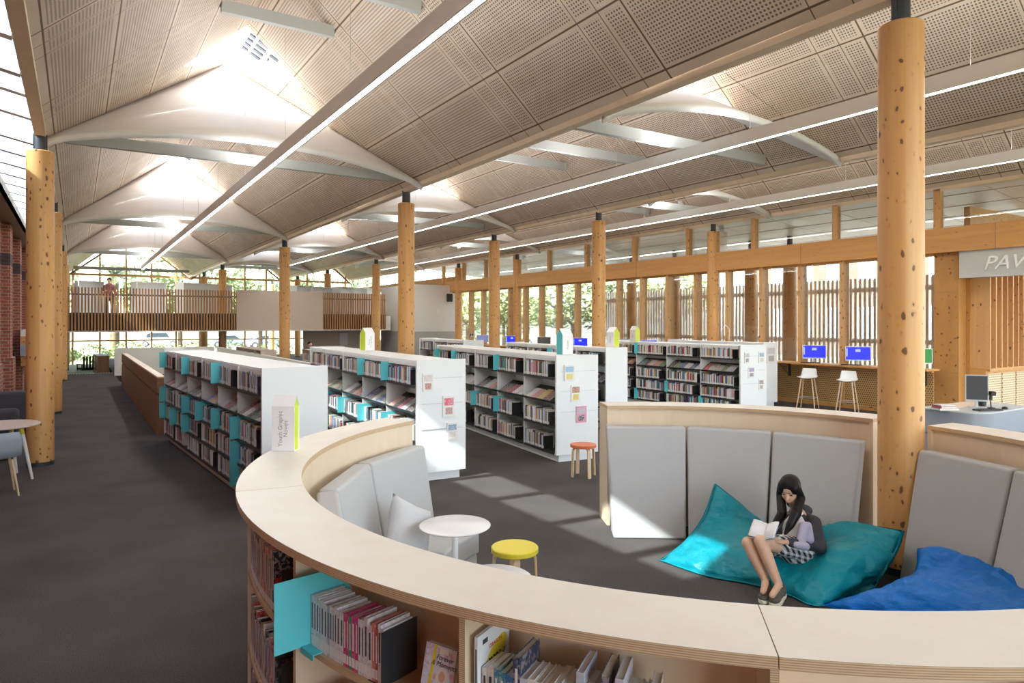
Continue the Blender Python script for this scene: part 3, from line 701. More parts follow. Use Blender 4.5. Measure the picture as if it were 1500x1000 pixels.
def bookcase(pn, heading, nb, bay, tiers, case, desc, fill=(.5, .8), seed=1, W=.72, seen=99, skip=(), div=.45):
    """pn = near corner of the face that shows; heading = direction from near end to far end (deg from +Y)"""
    rnd = random.Random(seed); L = nb * bay + .06; H = 1.59; a = R(heading)
    far = Vector((pn[0] + math.sin(a) * L, pn[1] + math.cos(a) * L, 0)); rz = -R(90) - a    # local x runs from far to near
    t = empty('bookcase', far, rz, desc, 'bookcase')
    T = Matrix.Translation(far) @ Matrix.Rotation(rz, 4, 'Z')
    MB().box(0.02, L - .02, .06, W - .06, 0, .11).build('plinth', 'white_shelf', t)
    MB().box(0, L, .35, .37, .11, H).build('back_panel', 'white_shelf', t)
    MB().box(0, L, 0.0, W, .11, .135).build('base_board', 'white_shelf', t)
    for x0, x1 in ((-.02, .01), (L - .01, L + .03)): MB().box(x0, x1, -.01, W + .01, .11, H + .015).build('end_panel', 'white_shelf', t, bevel=.003)
    up = MB().box(-.011, .011, 0, W, .135, H - .02).build('upright', 'white_shelf', t); up.location = (bay + .03, 0, 0)
    for k in range(2, nb): c = up.copy(); COL.objects.link(c); c.location = (k * bay + .03, 0, 0)
    tp = MB().box(0.005, bay - .005, .03, W - .03, 0, .016).box(.02, bay - .02, .02, .03, -.06, 0).build('top_panel', 'white_shelf', t); tp.location = (.03, 0, H - .016)
    for k in range(1, nb): c = tp.copy(); COL.objects.link(c); c.location = (k * bay + .03, 0, H - .016)
    sh = MB().box(.012, bay - .012, -.005, .33, -.012, 0).box(.012, bay - .012, -.008, -.004, -.03, .006)
    first = None; ft = None
    names = [ 'nearest', 'second nearest', 'third nearest', 'fourth', 'fifth', 'sixth', 'seventh']
    tn = ['top', 'second', 'third', 'fourth', 'bottom']
    for k in range(nb):
        bn = names[nb - 1 - k]
        for ti, z in enumerate(tiers):
            slant = ti == 1
            if slant:
                if ft is None:
                    tl = MB(); ang = R(32); Mt = Matrix.Translation((0, 0, 0)) @ Matrix.Rotation(ang, 4, 'X')
                    tl.box(.012, bay - .012, 0, .36, -.01, 0, Mt); tl.box(.012, bay - .012, -.004, .004, -.01, .03, Mt)
                    ft = c = tl.build('sloping_shelf', 'black_metal', t)
                else: c = ft.copy(); COL.objects.link(c)
                c.location = (k * bay + .03, .0, z)
            else:
                if first is None: first = c = sh.build('shelf', 'black_metal', t)
                else: c = first.copy(); COL.objects.link(c)
                c.location = (k * bay + .03, 0, z)
            if k < nb - seen or (k, ti) in skip: continue
            where = f'{tn[ti] if not (ti == len(tiers) - 1) else "bottom"} shelf, {bn} bay, {case}'
            cell = Matrix.Translation((k * bay + .05, 0, z + .001)); x = .0
            if slant:
                x = .03 + rnd.random() * .03; i = 0
                while x < bay - .2:
                    wd = .13 + .05 * rnd.random(); hh = .22 + .06 * rnd.random(); th = .012 + .014 * rnd.random()
                    Mb = T @ cell @ Matrix.Translation((x, .008, .004)) @ Matrix.Rotation(R(32), 4, 'X') @ Matrix.Rotation(R(90), 4, 'X').inverted()
                    # lying on the slope, cover up : local x width, y down the slope, z thickness
                    Mb = T @ cell @ Matrix.Translation((x, .006, .006)) @ Matrix.Rotation(R(32), 4, 'X')
                    ci = rnd.randrange(len(PAL))
                    BOOKS.append((scr(Mb, hh) * 1.3, 'flat', (wd, hh, th, PAL[ci]), Mb, f'{NAMES[ci]} book lying face out, {ORD[i]} on the {where}', where))
                    x += wd + .008 + rnd.random() * .03; i += 1
                continue
            if rnd.random() < div:
                put_dividers(T @ cell @ Matrix.Translation((.0, 0, 0)), f'teal shelf divider at the left of the {where}'); x = .01
            if rnd.random() < div * .35:
                pass
            end = (bay - .07) * (fill[0] + (fill[1] - fill[0]) * rnd.random()); i = 0
            while x < end:
                th = .012 + .028 * rnd.random() ** 1.3; hh = .19 + .055 * rnd.random(); dd = .13 + .05 * rnd.random(); ci = rnd.randrange(len(PAL))
                if rnd.random() < .42: ci = rnd.choice((0, 5, 7, 9, 9, 3, 6, 20))
                Mb = T @ cell @ Matrix.Translation((x, .01 + rnd.random() * .012, 0))
                BOOKS.append((scr(Mb, hh), 'up', (th, dd, hh, PAL[ci]), Mb, f'{NAMES[ci]} book, {ORD[i]} from left, {where}', where))
                x += th + .0012; i += 1
            if rnd.random() < .8: put_bookend(T @ cell @ Matrix.Translation((x + .002, .0, 0)), 0, .17, .2, f'black bookend after the books on the {where}')
    return t, T, L
T5 = [1.30, .99, .70, .41, .14]; T4 = [1.26, .885, .53, .14]
B1 = bookcase((1.70, 7.72), -3.7, 6, .965, T5, 'leftmost bookcase', 'long white bookcase beside the stair void, leftmost of the white rows', (.55, .9), 3)
B2 = bookcase((3.76, 8.22), 2.6, 5, 1.13, T4, 'second bookcase', 'white bookcase behind the curved counter, end panel half in sunlight', (.7, .97), 5, W=.69)
B3 = bookcase((6.05, 8.26), 6.3, 5, 1.02, T4, 'third bookcase', 'white bookcase with the orange stool at its end panel', (.55, .85), 8, W=.72)
B4 = bookcase((8.75, 10.3), 5.0, 4, 1.05, T4, 'fourth bookcase', 'white bookcase with a bare tall end panel, behind the orange stool one', (.5, .9), 11, W=.5)
B5 = bookcase((12.1, 9.8), 1.5, 4, 1.1, T5, 'fifth bookcase', 'white bookcase behind the grey padded bench, three wide bays showing', (.72, .95), 14, W=.82)
B6 = bookcase((14.3, 10.9), 3.0, 3, 1.1, T4, 'sixth bookcase', 'rightmost white bookcase with a notice on its end panel', (.1, .3), 17, W=.5, div=.1)
B7 = bookcase((9.0, 16.6), 4.0, 3, 1.1, T4, 'seventh bookcase', 'white bookcase far back, behind the bare end panel and gabled teal sign', (.6, .9), 19, W=.6)
# end-panel magazine rails with leaflets
def end_rails(Bc, W, zs, items, desc):
    t, T, L = Bc
    first = None
    for z in zs:
        r = MB().box(L + .031, L + .036, .06, W - .04, z, z + .006).build('display_rail', 'steel', t)
    for (v, z, w_, h_, cols, lab) in items:
        m = MB(); col, c2, c3 = cols
        m.box(L + .034, L + .046, v, v + w_, z - h_ * .8, z + h_ * .2, T, None); m.c = [(.8, .8, .78, 0)] * len(m.f)
        def q(a, b, c, d, cc, ink=0.):
            m.quad([T @ Vector((L + .0468, v + w_ * yy, z - h_ * .8 + h_ * zz)) for yy, zz in ((a, c), (b, c), (b, d), (a, d))], (*cc, ink))
        q(0, 1, 0, 1, col, 0); m.v = m.v; 
        for i in range(len(m.v) - 4, len(m.v)): m.v[i] = tuple(Vector(m.v[i]) - (T.to_3x3() @ Vector((.0004, 0, 0))))
        q(.1, .9, .55, .9, c2, 1.); q(.2, .8, .12, .45, c3, 1.)
        o = m.build('magazine', 'print_ink'); tag(o, lab, 'magazine', 'magazines on end panel rails')
W_ = (.78, .76, .72)
end_rails(B2, .69, (1.36, 1.02, .68), [(.07, 1.38, .15, .24, (W_, (.7, .66, .62), (.5, .2, .15)), 'cream patterned magazine on the top rail of the half-sunlit end panel'),
    (.36, 1.06, .17, .28, (W_, (.75, .12, .2), (.5, .3, .25)), 'pink and white magazine with flowers on the middle rail of the half-sunlit panel'),
    (.42, .71, .15, .22, (W_, (.18, .36, .55), (.7, .68, .62)), 'blue and white magazine on the lowest rail of the half-sunlit panel')], '')
end_rails(B3, .72, (1.36, 1.06, .75), [(.12, 1.41, .18, .24, (W_, (.2, .55, .75), (.8, .7, .1)), 'pale blue patterned magazine on the rail above the orange stool, topmost'),
    (.24, 1.1, .16, .25, (W_, (.45, .2, .1), (.8, .62, .05)), 'cream and yellow magazine on the middle rail above the orange stool'),
    (.33, .78, .18, .25, ((.75, .3, .42), (.5, .45, .5), (.1, .1, .1)), 'pink magazine with a black picture, lowest above the orange stool')], '')
end_rails(B5, .82, (1.36, 1.05, .76), [(.1, 1.4, .16, .24, (W_, (.5, .55, .5), (.3, .3, .3)), 'grey and white leaflet upper left on the fifth bookcase end panel'),
    (.56, 1.4, .18, .24, (W_, (.2, .45, .55), (.6, .6, .6)), 'blue-green leaflet upper right on the fifth bookcase end panel'),
    (.22, 1.08, .2, .24, (W_, (.35, .3, .55), (.2, .2, .2)), 'white leaflet with a purple figure, middle of the fifth bookcase end panel'),
    (.56, .8, .16, .24, (W_, (.3, .27, .25), (.4, .35, .3)), 'folded grey leaflet, lowest on the fifth bookcase end panel')], '')
end_rails(B6, .5, (), [(.1, 1.42, .33, .42, (W_, (.6, .6, .6), (.35, .35, .35)), 'white notice sheet on the rightmost bookcase end panel')], '')

# ---------------------------------------------------------------- curved plywood bookshelf in front
CX, CY, RO, RI, ZT = 3.50, 3.18, 2.862, 2.53, 1.24
def cpos(th, r, z=0): return Vector((CX + r * math.cos(R(th)), CY + r * math.sin(R(th)), z))
A0, A1, STEP = 113.4, 263.0, 18.7
t = empty('curved_bookshelf', cpos(170, 2.7), 0, 'curved birch plywood bookshelf counter sweeping across the foreground', 'bookshelf')
inv = Matrix.Translation(-t.location)
def cpart(name, r0, r1, a0, a1, z0, z1, mats, n=None, side=None, parent=None, base=None, cap=None):
    p = parent or t; m = MB(); m.arc(CX, CY, r0, r1, a0, a1, z0, z1, n, 0, side, cap)
    o = m.build(name, mats, p, smooth=True); o.location = -(p.location if base is None else base); return o
divs = [226.3 - STEP * k for k in range(6)] + [226.3 + STEP, 262.5]
seams = [A0, 169.9, 226.3, A1]
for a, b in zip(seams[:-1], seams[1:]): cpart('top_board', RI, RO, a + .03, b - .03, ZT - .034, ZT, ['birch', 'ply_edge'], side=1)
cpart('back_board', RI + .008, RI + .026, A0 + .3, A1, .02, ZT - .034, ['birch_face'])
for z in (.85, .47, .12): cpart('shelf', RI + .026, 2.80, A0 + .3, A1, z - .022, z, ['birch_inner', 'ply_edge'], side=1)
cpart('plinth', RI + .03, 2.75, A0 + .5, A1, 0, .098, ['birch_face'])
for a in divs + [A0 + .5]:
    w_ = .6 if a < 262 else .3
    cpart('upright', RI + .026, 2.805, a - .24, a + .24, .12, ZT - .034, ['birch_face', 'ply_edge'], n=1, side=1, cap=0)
# three-dimensional frame on the shelf: x runs left to right, y towards the middle of the ring
def F(th, z, r=2.79): return Matrix.Translation(cpos(th, r, z)) @ Matrix.Rotation(R(th + 90), 4, 'Z')
def deg(wd, r=2.79): return math.degrees(wd / r)
def near_book(th, z, w_, d, h, col, ink, label, lean=0, r=2.79, parts=True, group=None, spinecol=None, word=None, wcol='white'):
    Mx = F(th, z, r)
    if lean: Mx = Mx @ Matrix.Rotation(lean, 4, 'Y')
    m = MB(); ci = (*col, ink); b = .0022; I = Matrix.Identity(4)
    m.box(0, b, 0, d, 0, h, I, ci); m.box(w_ - b, w_, 0, d, 0, h, I, ci); m.box(b, w_ - b, 0, b, 0, h, I, (*(spinecol or col), ink))
    o = m.build('book', 'print_ink'); o.matrix_world = Mx; tag(o, label, 'book', group)
    pg = MB().box(b, w_ - b, b, d - .004, .003, h - .003).build('pages', 'paper', o)
    if w_ > .007:
        MB().quad([(w_ * .05, -.0006, .012), (w_ * .95, -.0006, .012), (w_ * .95, -.0006, .045), (w_ * .05, -.0006, .045)]).build('spine_label', 'white', o)
        dark = sum(col) > 1.2
        MB().quad([(w_ * .3, -.0006, h * .36), (w_ * .7, -.0006, h * .36), (w_ * .7, -.0006, h * .86), (w_ * .3, -.0006, h * .86)]).build('spine_title', 'dark_steel' if dark else 'white', o)
    return o
rn = random.Random(5)
# top tier, bay with the manga
z1 = .851
def near_divider(th, z):
    o = MB().box(0, .004, -.14, .18, 0, .27).box(.004, .10, -.03, .15, 0, .004).box(0, .10, -.034, -.03, -.02, .004).build('shelf_divider', 'teal_card'); o.matrix_world = F(th, z)
    tag(o, 'large teal divider plate reading Manga at the front of the curved bookshelf', 'divider')
    text('Manga', .032, .0006, 'dark_steel', 'printed_word', o, (-.0015, -.115, .21), (R(90), 0, R(-90))).rotation_euler = Euler((0, R(90), R(180)))
near_divider(190.8, z1)
th = 191.05; i = 0
cols = [(.72, .74, .76)] * 3 + [(.62, .66, .74), (.70, .70, .72), (.75, .75, .77), (.4, .45, .6), (.72, .72, .74), (.66, .66, .72), (.76, .76, .78), (.72, .7, .74), (.76, .76, .78)] + [(.62, .05, .20)] * 2 + [(.04, .35, .16), (.62, .05, .20), (.58, .05, .2)] + [(.76, .76, .76), (.74, .74, .77), (.72, .7, .7), (.78, .78, .78), (.7, .2, .18), (.45, .1, .1), (.74, .74, .76), (.68, .68, .7)]
nms = lambda c: 'crimson' if c[0] > .5 and c[1] < .1 else 'green' if c[1] > c[0] * 2 else 'red' if c[0] > .4 and c[1] < .3 else 'blue-grey' if c[2] > c[0] + .1 else 'white'
for i, c in enumerate(cols):
    w_ = .013 + .009 * rn.random(); h = .188 + .01 * rn.random() + (.012 if i > 18 and i % 2 else 0)
    near_book(th, z1, w_, .135, h, c, .8 if c[0] > .7 else .2, f'{nms(c)} spined comic book, {ORD[i]} right of the teal Manga divider', r=2.785, group='comic paperbacks in the manga bay', spinecol=c)
    th += deg(w_ + .0008)
o = MB().box(0, .002, 0, .17, 0, .19).box(-.08, 0, .01, .15, 0, .0015).build('bookend', 'black_metal'); o.matrix_world = F(th + .05, z1, 2.80); tag(o, 'large black bookend holding the row of manga on the curved bookshelf', 'bookend')
# display copy leaning, face out
def face_book(th, z, w_, h, t_, tilt, col, label, r=2.79, extra=None):
    Mx = F(th, z, r) @ Matrix.Rotation(-tilt, 4, 'X'); m = MB()
    m.box(0, w_, 0, .002, 0, h, None, (*col, 1.)).box(0, w_, t_, t_ + .002, 0, h, None, (*col, .3)).box(0, .002, 0, t_, 0, h, None, (*col, .3))
    o = m.build('book', 'print_ink'); o.matrix_world = Mx; tag(o, label, 'book'); MB().box(.002, w_ - .003, .002, t_, .002, h - .003).build('pages', 'paper', o); return o
fb = face_book(203.7, z1, .13, .19, .022, R(14), (.70, .72, .86), 'face-out comic with a silver-haired figure and yellow stripe on the curved bookshelf')
MB().quad([(.026, -.0008, .0), (.038, -.0008, .0), (.048, -.0008, .19), (.036, -.0008, .19)]).build('cover_stripe', 'yellow', fb)
MB().box(.062, .098, -.001, 0, .168, .184).build('barcode_label', 'white', fb)
blb = MB(); blb.lathe([(.001, 0), (.018, .0)], 16); 
def disc(o, x, z, rx, rz, mat, nm, yy=-.0012, n=20):
    q = MB(); q.quad([(x + rx * math.cos(k * 2 * math.pi / n), yy, z + rz * math.sin(k * 2 * math.pi / n)) for k in range(n)]); return q.build(nm, mat, o)
disc(fb, .085, .08, .028, .05, 'white', 'drawn_hair'); disc(fb, .083, .1, .013, .017, 'skin', 'drawn_face', -.0016); disc(fb, .08, .035, .035, .022, 'teal_card', 'drawn_dress', -.0016); disc(fb, .07, .03, .012, .014, 'red_print', 'drawn_ribbon', -.002)
text('Forever\n& Moments', .022, .0003, 'dark_steel', 'cover_title', fb, (.085, -.001, .145), (R(90), 0, 0), shear=.3)
# bay right of it
wb = near_book(208.35, z1, .012, .20, .27, (.80, .82, .84), .0, 'tall white graphic novel with a yellow graffiti title, right of the front upright')
for k in range(1): MB().quad([(.0124, .11 + .07 * math.cos(R(a)), .175 + .042 * math.sin(R(a)) + .03 * math.cos(R(a))) for a in range(0, 360, 15)]).build('title_splash', 'yellow', wb); text('SISKO', .042, .0005, 'black', 'cover_title', wb, (.0128, .11, .175), (R(70), R(0), R(90)), shear=.2); text('DRAGON', .018, .0005, 'red_print', 'cover_word', wb, (.0128, .11, .214), (R(90), 0, R(90)))
MB().box(.0122, .0126, .03, .06, .235, .25).build('barcode_label', 'dark_steel', wb)
th = 208.75
row = [((.72, .70, .66), 'grey'), ((.66, .6, .55), 'beige'), ((.05, .25, .30), 'teal'), ((.05, .22, .28), 'teal'), ((.05, .15, .3), 'blue'), ((.04, .05, .10), 'navy'), ((.55, .62, .72), 'pale blue'), ((.74, .70, .66), 'cream'), ((.72, .7, .64), 'cream'), ((.74, .7, .66), 'cream'), ((.75, .72, .66), 'cream'), ((.72, .7, .66), 'cream'), ((.7, .7, .66), 'cream'), ((.70, .68, .60), 'cream'), ((.5, .55, .66), 'steel blue'), ((.72, .7, .66), 'cream'), ((.70, .68, .62), 'cream'), ((.05, .05, .06), 'black'), ((.7, .68, .62), 'cream'), ((.55, .6, .66), 'pale blue'), ((.7, .7, .7), 'pale'), ((.68, .72, .74), 'pale'), ((.66, .7, .74), 'pale'), ((.6, .65, .7), 'pale'), ((.7, .68, .62), 'cream')]
for i, (c, nm) in enumerate(row):
    tall = i in (5, 14, 17, 19); w_ = .022 if i in (5,) else .012 + .014 * rn.random(); h = .172 + .01 * rn.random() + (.05 if tall else 0); h = .205 if i == 24 else h
    near_book(th, z1, w_, .15 if tall else .125, h, c, .5, f'{nm} comic book, {ORD[i]} right of the tall white graphic novel', r=2.775 - (.01 if i > 12 else 0), group='comics in the second front bay')
    th += deg(w_ + .001)
# bay left of the manga
def side_bay(a0, z, seed, rows, desc, n, hmax=.27):
    rr = random.Random(seed); th = a0
    for i in range(n):
        ci = rr.randrange(len(PAL)); w_ = .009 + .015 * rr.random(); h = hmax - .06 * rr.random()
        near_book(th, z, w_, .17, h, PAL[ci], .6, f'{NAMES[ci]} graphic novel, {ORD[i]} book {desc}', r=2.79)
        th += deg(w_ + .001)
    return th
e = side_bay(170.9, z1, 21, 0, 'on the top shelf left of the teal Manga divider', 33)
nb_ = near_book(e, z1, .02, .18, .265, (.03, .03, .05), .7, 'black comic on the top left shelf with a red lower cover')
def on_front(o, w_, z0, h, mat, txt, sz, col, d=.18):
    MB().box(w_, w_ + .0008, .004, d - .006, z0, z0 + h).build('cover_panel', mat, o)
    if txt: text(txt, sz, .0004, col, 'cover_title', o, (w_ + .0016, d * .45, z0 + h * .7), (R(90), 0, R(90)))
on_front(nb_, .02, 0, .15, 'red_print', 'NO\nLO', .045, 'white')
o = MB().box(0, .002, 0, .17, 0, .20).build('bookend', 'black_metal'); o.matrix_world = F(e + 1.9, z1, 2.78); tag(o, 'black bookend on the top left shelf of the curved bookshelf', 'bookend')
z2 = .471
e = side_bay(170.9, z2, 33, 0, 'on the middle shelf left of the teal Manga divider', 33)
nb_ = near_book(e, z2, .016, .18, .27, (.05, .05, .07), .3, 'dark comic reading SUPER on the middle left shelf')
on_front(nb_, .016, .18, .085, 'black', 'SUPER', .036, 'yellow')
o = MB().box(0, .002, 0, .17, 0, .20).build('bookend', 'black_metal'); o.matrix_world = F(e + 1.9, z2, 2.79); tag(o, 'black bookend on the middle left shelf of the curved bookshelf', 'bookend')
e = side_bay(170.9, .121, 35, 0, 'on the lowest shelf left of the teal Manga divider', 32)
side_bay(190.6, z2, 37, 0, 'on the shelf under the manga row', 34, .20)
# gabled signs
def house_sign(p, rz, w_, d, hw, hr, side, label, words=None, tsize=.05, name='gabled_sign'):
    t_ = empty(name, p, rz, label, 'sign')
    m = MB(); b = .004
    m.box(-w_ / 2, w_ / 2, -d / 2, -d / 2 + b, 0, hw); m.box(-w_ / 2, w_ / 2, d / 2 - b, d / 2, 0, hw)
    m.quad([(-w_ / 2, -d / 2, hw), (w_ / 2, -d / 2, hw), (w_ / 2, 0, hr), (-w_ / 2, 0, hr)]); m.quad([(-w_ / 2, d / 2, hw), (w_ / 2, d / 2, hw), (w_ / 2, 0, hr), (-w_ / 2, 0, hr)])
    m.box(-w_ / 2, w_ / 2, -d / 2, d / 2, 0, .004)
    m.build('white_card', 'white_paint', t_)
    m = MB()
    x = w_ / 2 - .008
    for x in (w_ / 2 - .008, -w_ / 2 + .008): m.quad([(x, -d / 2 + b, .004), (x, d / 2 - b, .004), (x, d / 2 - b, hw), (x, 0, hr - .006), (x, -d / 2 + b, hw)])
    m.build('gable_end', side, t_)
    if words: text(words, tsize, .0006, 'trans_line', 'printed_words', t_, (0, -d / 2 - .001, hw * .5), (R(90), R(-90), 0))
    return t_
def towards(p, extra=0): return math.atan2(-p.x, p.y) * -1 * -1 + extra   # front (-y) turned to the camera
p = P(418.5, 659, ZT); house_sign(p, math.atan2(-p.x, p.y) + R(4) + R(-26), .155, .09, .30, .375, 'lime', 'white gabled sign with a lime end reading Youth Graphic Novels', 'Youth Graphic\nNovels', .040)
H_ = 1.606
p = P(538, 513, H_); house_sign(p, math.atan2(-p.x, p.y) + R(35), .19, .17, .30, .40, 'lime', 'white gabled sign with lime left end on the second bookcase', 'Fiction\nYoung Adult', .04)
p = P(827, 519, H_); house_sign(p, math.atan2(-p.x, p.y) + R(35), .19, .17, .30, .40, 'teal_card', 'white gabled sign with teal left end on the third bookcase', 'Fiction', .05)
p = P(898, 508, H_); house_sign(p, math.atan2(-p.x, p.y) - R(40), .19, .17, .30, .40, 'lime', 'white gabled sign with lime right end on the fourth bookcase', 'Travel', .05)
p = P(930, 500, H_); house_sign(p, math.atan2(-p.x, p.y) - R(42), .19, .17, .30, .40, 'lime', 'smaller looking gabled sign with lime end on the fifth bookcase', 'Sport', .05)
p = P(1063, 497.5, H_); wt = MB()
pts = [(-.1, 0, 0), (-.1, 0, .3), (0, 0, .42), (.1, 0, .3), (.1, 0, 0)]
for a, b in zip(pts[:-1], pts[1:]): wt.tube(a, b, .012, seg=6)
tag(wt.build('sign_outline', 'white_paint', loc=p, rot=math.atan2(-p.x, p.y)), 'open white house-shaped frame standing on the fifth bookcase', 'sign')
# the books of the white rows: the largest in the picture one by one, the rest together
near_n = sum(1 for o in bpy.data.objects if o.name.split('.')[0] == 'book')
BOOKS.sort(key=lambda b: -b[0]); KEEP = max(0, 296 - near_n)
rest = MB(); used = {}
for i, (s_, typ, a, Mb, lab, where) in enumerate(BOOKS):
    single = i < KEEP; m = MB() if single else rest; Mu = Matrix.Identity(4) if single else Mb
    if typ == 'up': (book_mesh if single else simple_book)(m, a[0], a[1], a[2], a[3], Mu)
    else:
        wd, hh, th_, c = a; ci = (*c, 1.); pg = (.78, .74, .66, 0)
        m.box(0, wd, 0, hh, 0, th_, Mu, [pg, ci, (*c, .2), pg, (*c, .2), pg])
    if single:
        o = m.build('book', 'print_ink'); o.matrix_world = Mb; tag(o, lab, 'book', 'library books on the white shelves')
if rest.f: tag(rest.build('books', 'print_ink', recalc=False), 'remaining small far books on the white bookcases', 'books', kind='stuff')

# ---------------------------------------------------------------- the ring's inner furniture
def ring_bench(a0, a1, label):
    t = empty('reading_bench_back', cpos((a0 + a1) / 2, 2.65), 0, label, 'bench')
    def part(name, r0, r1, b0, b1, z0, z1, mats, side=None):
        m = MB(); m.arc(CX, CY, r0, r1, b0, b1, z0, z1, None, 0, side); o = m.build(name, mats, t, smooth=True); o.location = -t.location; return o
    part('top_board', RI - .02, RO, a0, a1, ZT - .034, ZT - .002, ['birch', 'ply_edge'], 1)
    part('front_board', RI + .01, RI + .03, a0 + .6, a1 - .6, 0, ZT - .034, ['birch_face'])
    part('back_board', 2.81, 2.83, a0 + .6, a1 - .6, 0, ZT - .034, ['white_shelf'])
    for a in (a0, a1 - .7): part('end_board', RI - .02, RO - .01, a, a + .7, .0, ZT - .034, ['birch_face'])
    return t
def felt_panel(a0, a1, label, zt=1.05, rb=2.08, rt=2.36, zb=.0):
    """upright padded back cushion leaning against the ring"""
    am = (a0 + a1) / 2; wd = 2 * rb * math.tan(R((a1 - a0) / 2)); wt = 2 * rt * math.tan(R((a1 - a0) / 2))
    t_ = .13; m = MB()
    Mx = Matrix.Translation((CX, CY, 0)) @ Matrix.Rotation(R(am), 4, 'Z')   # x outward, y to higher angle
    k = math.cos(R((a1 - a0) / 2)); g = .004
    pts = []
    for (r, z, w_) in ((rb, zb, wd), (rt - .02, zt, wt), (rt + t_ - .02, zt - .0, wt), (rb + t_ + .10, zb, wd)):
        for sgn in (-1, 1): pts.append(tuple(Mx @ Vector((r * k + .0, sgn * (w_ / 2 * k - g), z))))
    m.v = pts
    for q in ((0, 1, 3, 2), (2, 3, 5, 4), (4, 5, 7, 6), (6, 7, 1, 0), (0, 2, 4, 6), (1, 7, 5, 3)): m.face(q)
    o = m.build('back_cushion', 'felt', bevel=.022); tag(o, label, 'cushion', None); o.modifiers['bevel'].segments = 4; return o
ring_bench(5.2, 63.3, 'curved plywood bench back behind the girl on the teal beanbag')
felt_panel(45.0, 64.6, 'tall grey felt back cushion, leftmost behind the beanbags, sunlit at its foot')
felt_panel(25.3, 44.8, 'tall grey felt back cushion in the middle, behind the teal beanbag peak')
felt_panel(5.6, 25.1, 'tall grey felt back cushion directly behind the seated girl')
ring_bench(-64, -5.4, 'curved plywood bench back at the right edge, above the blue beanbag')
felt_panel(-25.2, -6.0, 'tall grey felt back cushion right of the big front column')
felt_panel(-45, -25.4, 'tall grey felt back cushion cut by the right edge of the photo')
felt_panel(-64.6, -45.2, 'tall grey felt back cushion just outside the right edge')
# sofa inside the counter
nm_ = ['at the sofa end beside the sunlit end panel', 'behind the leaning scatter cushion', 'left of the scatter cushion behind the counter']
for k in range(3): felt_panel(115.0 + 19.7 * k, 134.5 + 19.7 * k, f'light grey felt sofa back cushion {nm_[k]}', zb=.30, rb=2.21, rt=2.37)
for k in range(3):
    a = 115.4 + 19.7 * k
    t = empty('sofa', cpos(a + 9.7, 2.0), 0, ['light grey sofa seat block nearest the round white table', 'light grey sofa seat block under the scatter cushion', 'light grey sofa seat block hidden behind the counter'][k], 'sofa')
    for z0, z1, nm, e in ((.24, .42, 'seat_cushion', 0), (.03, .235, 'seat_base', .02)):
        m = MB(); m.arc(CX, CY, 1.77 + e, 2.36, a, a + 19.3, z0, z1, 6); o = m.build(nm, 'felt', t, bevel=.02); o.location = -t.location
# scatter cushion
def cushion(name, c, w_, h, d, rot, mat, label):
    N = 14; v = []; f = []
    for s_ in (1, -1):
        for i in range(N + 1):
            for j in range(N + 1):
                a, b = 2 * i / N - 1, 2 * j / N - 1; e = (1 - a ** 4) * (1 - b ** 4)
                pin = 1 - .09 * (1 - abs(a * b)) * (max(abs(a), abs(b)) ** 3)
                v.append((a * w_ / 2 * pin, s_ * d / 2 * e ** .6, b * h / 2 * pin))
    n1 = (N + 1) ** 2
    for q in (0, 1):
        for i in range(N):
            for j in range(N): k = q * n1 + i * (N + 1) + j; f.append((k, k + 1, k + N + 2, k + N + 1))
    m = MB(); m.v = v; m.f = f; m.c = [None] * len(f); m.mi = [0] * len(f)
    o = m.build(name, mat, smooth='full'); bm = bmesh.new(); bm.from_mesh(o.data); bmesh.ops.remove_doubles(bm, verts=bm.verts, dist=.0005); bmesh.ops.recalc_face_normals(bm, faces=bm.faces); bm.to_mesh(o.data); bm.free()
    o.location = c; o.rotation_euler = rot; return tag(o, label, 'cushion')
p = cpos(140.5, 1.98, .63); cushion('scatter_cushion', p, .42, .42, .15, (R(-20), R(30), R(108 - 90)), 'linen', 'light grey linen scatter cushion leaning in the curved sofa corner')
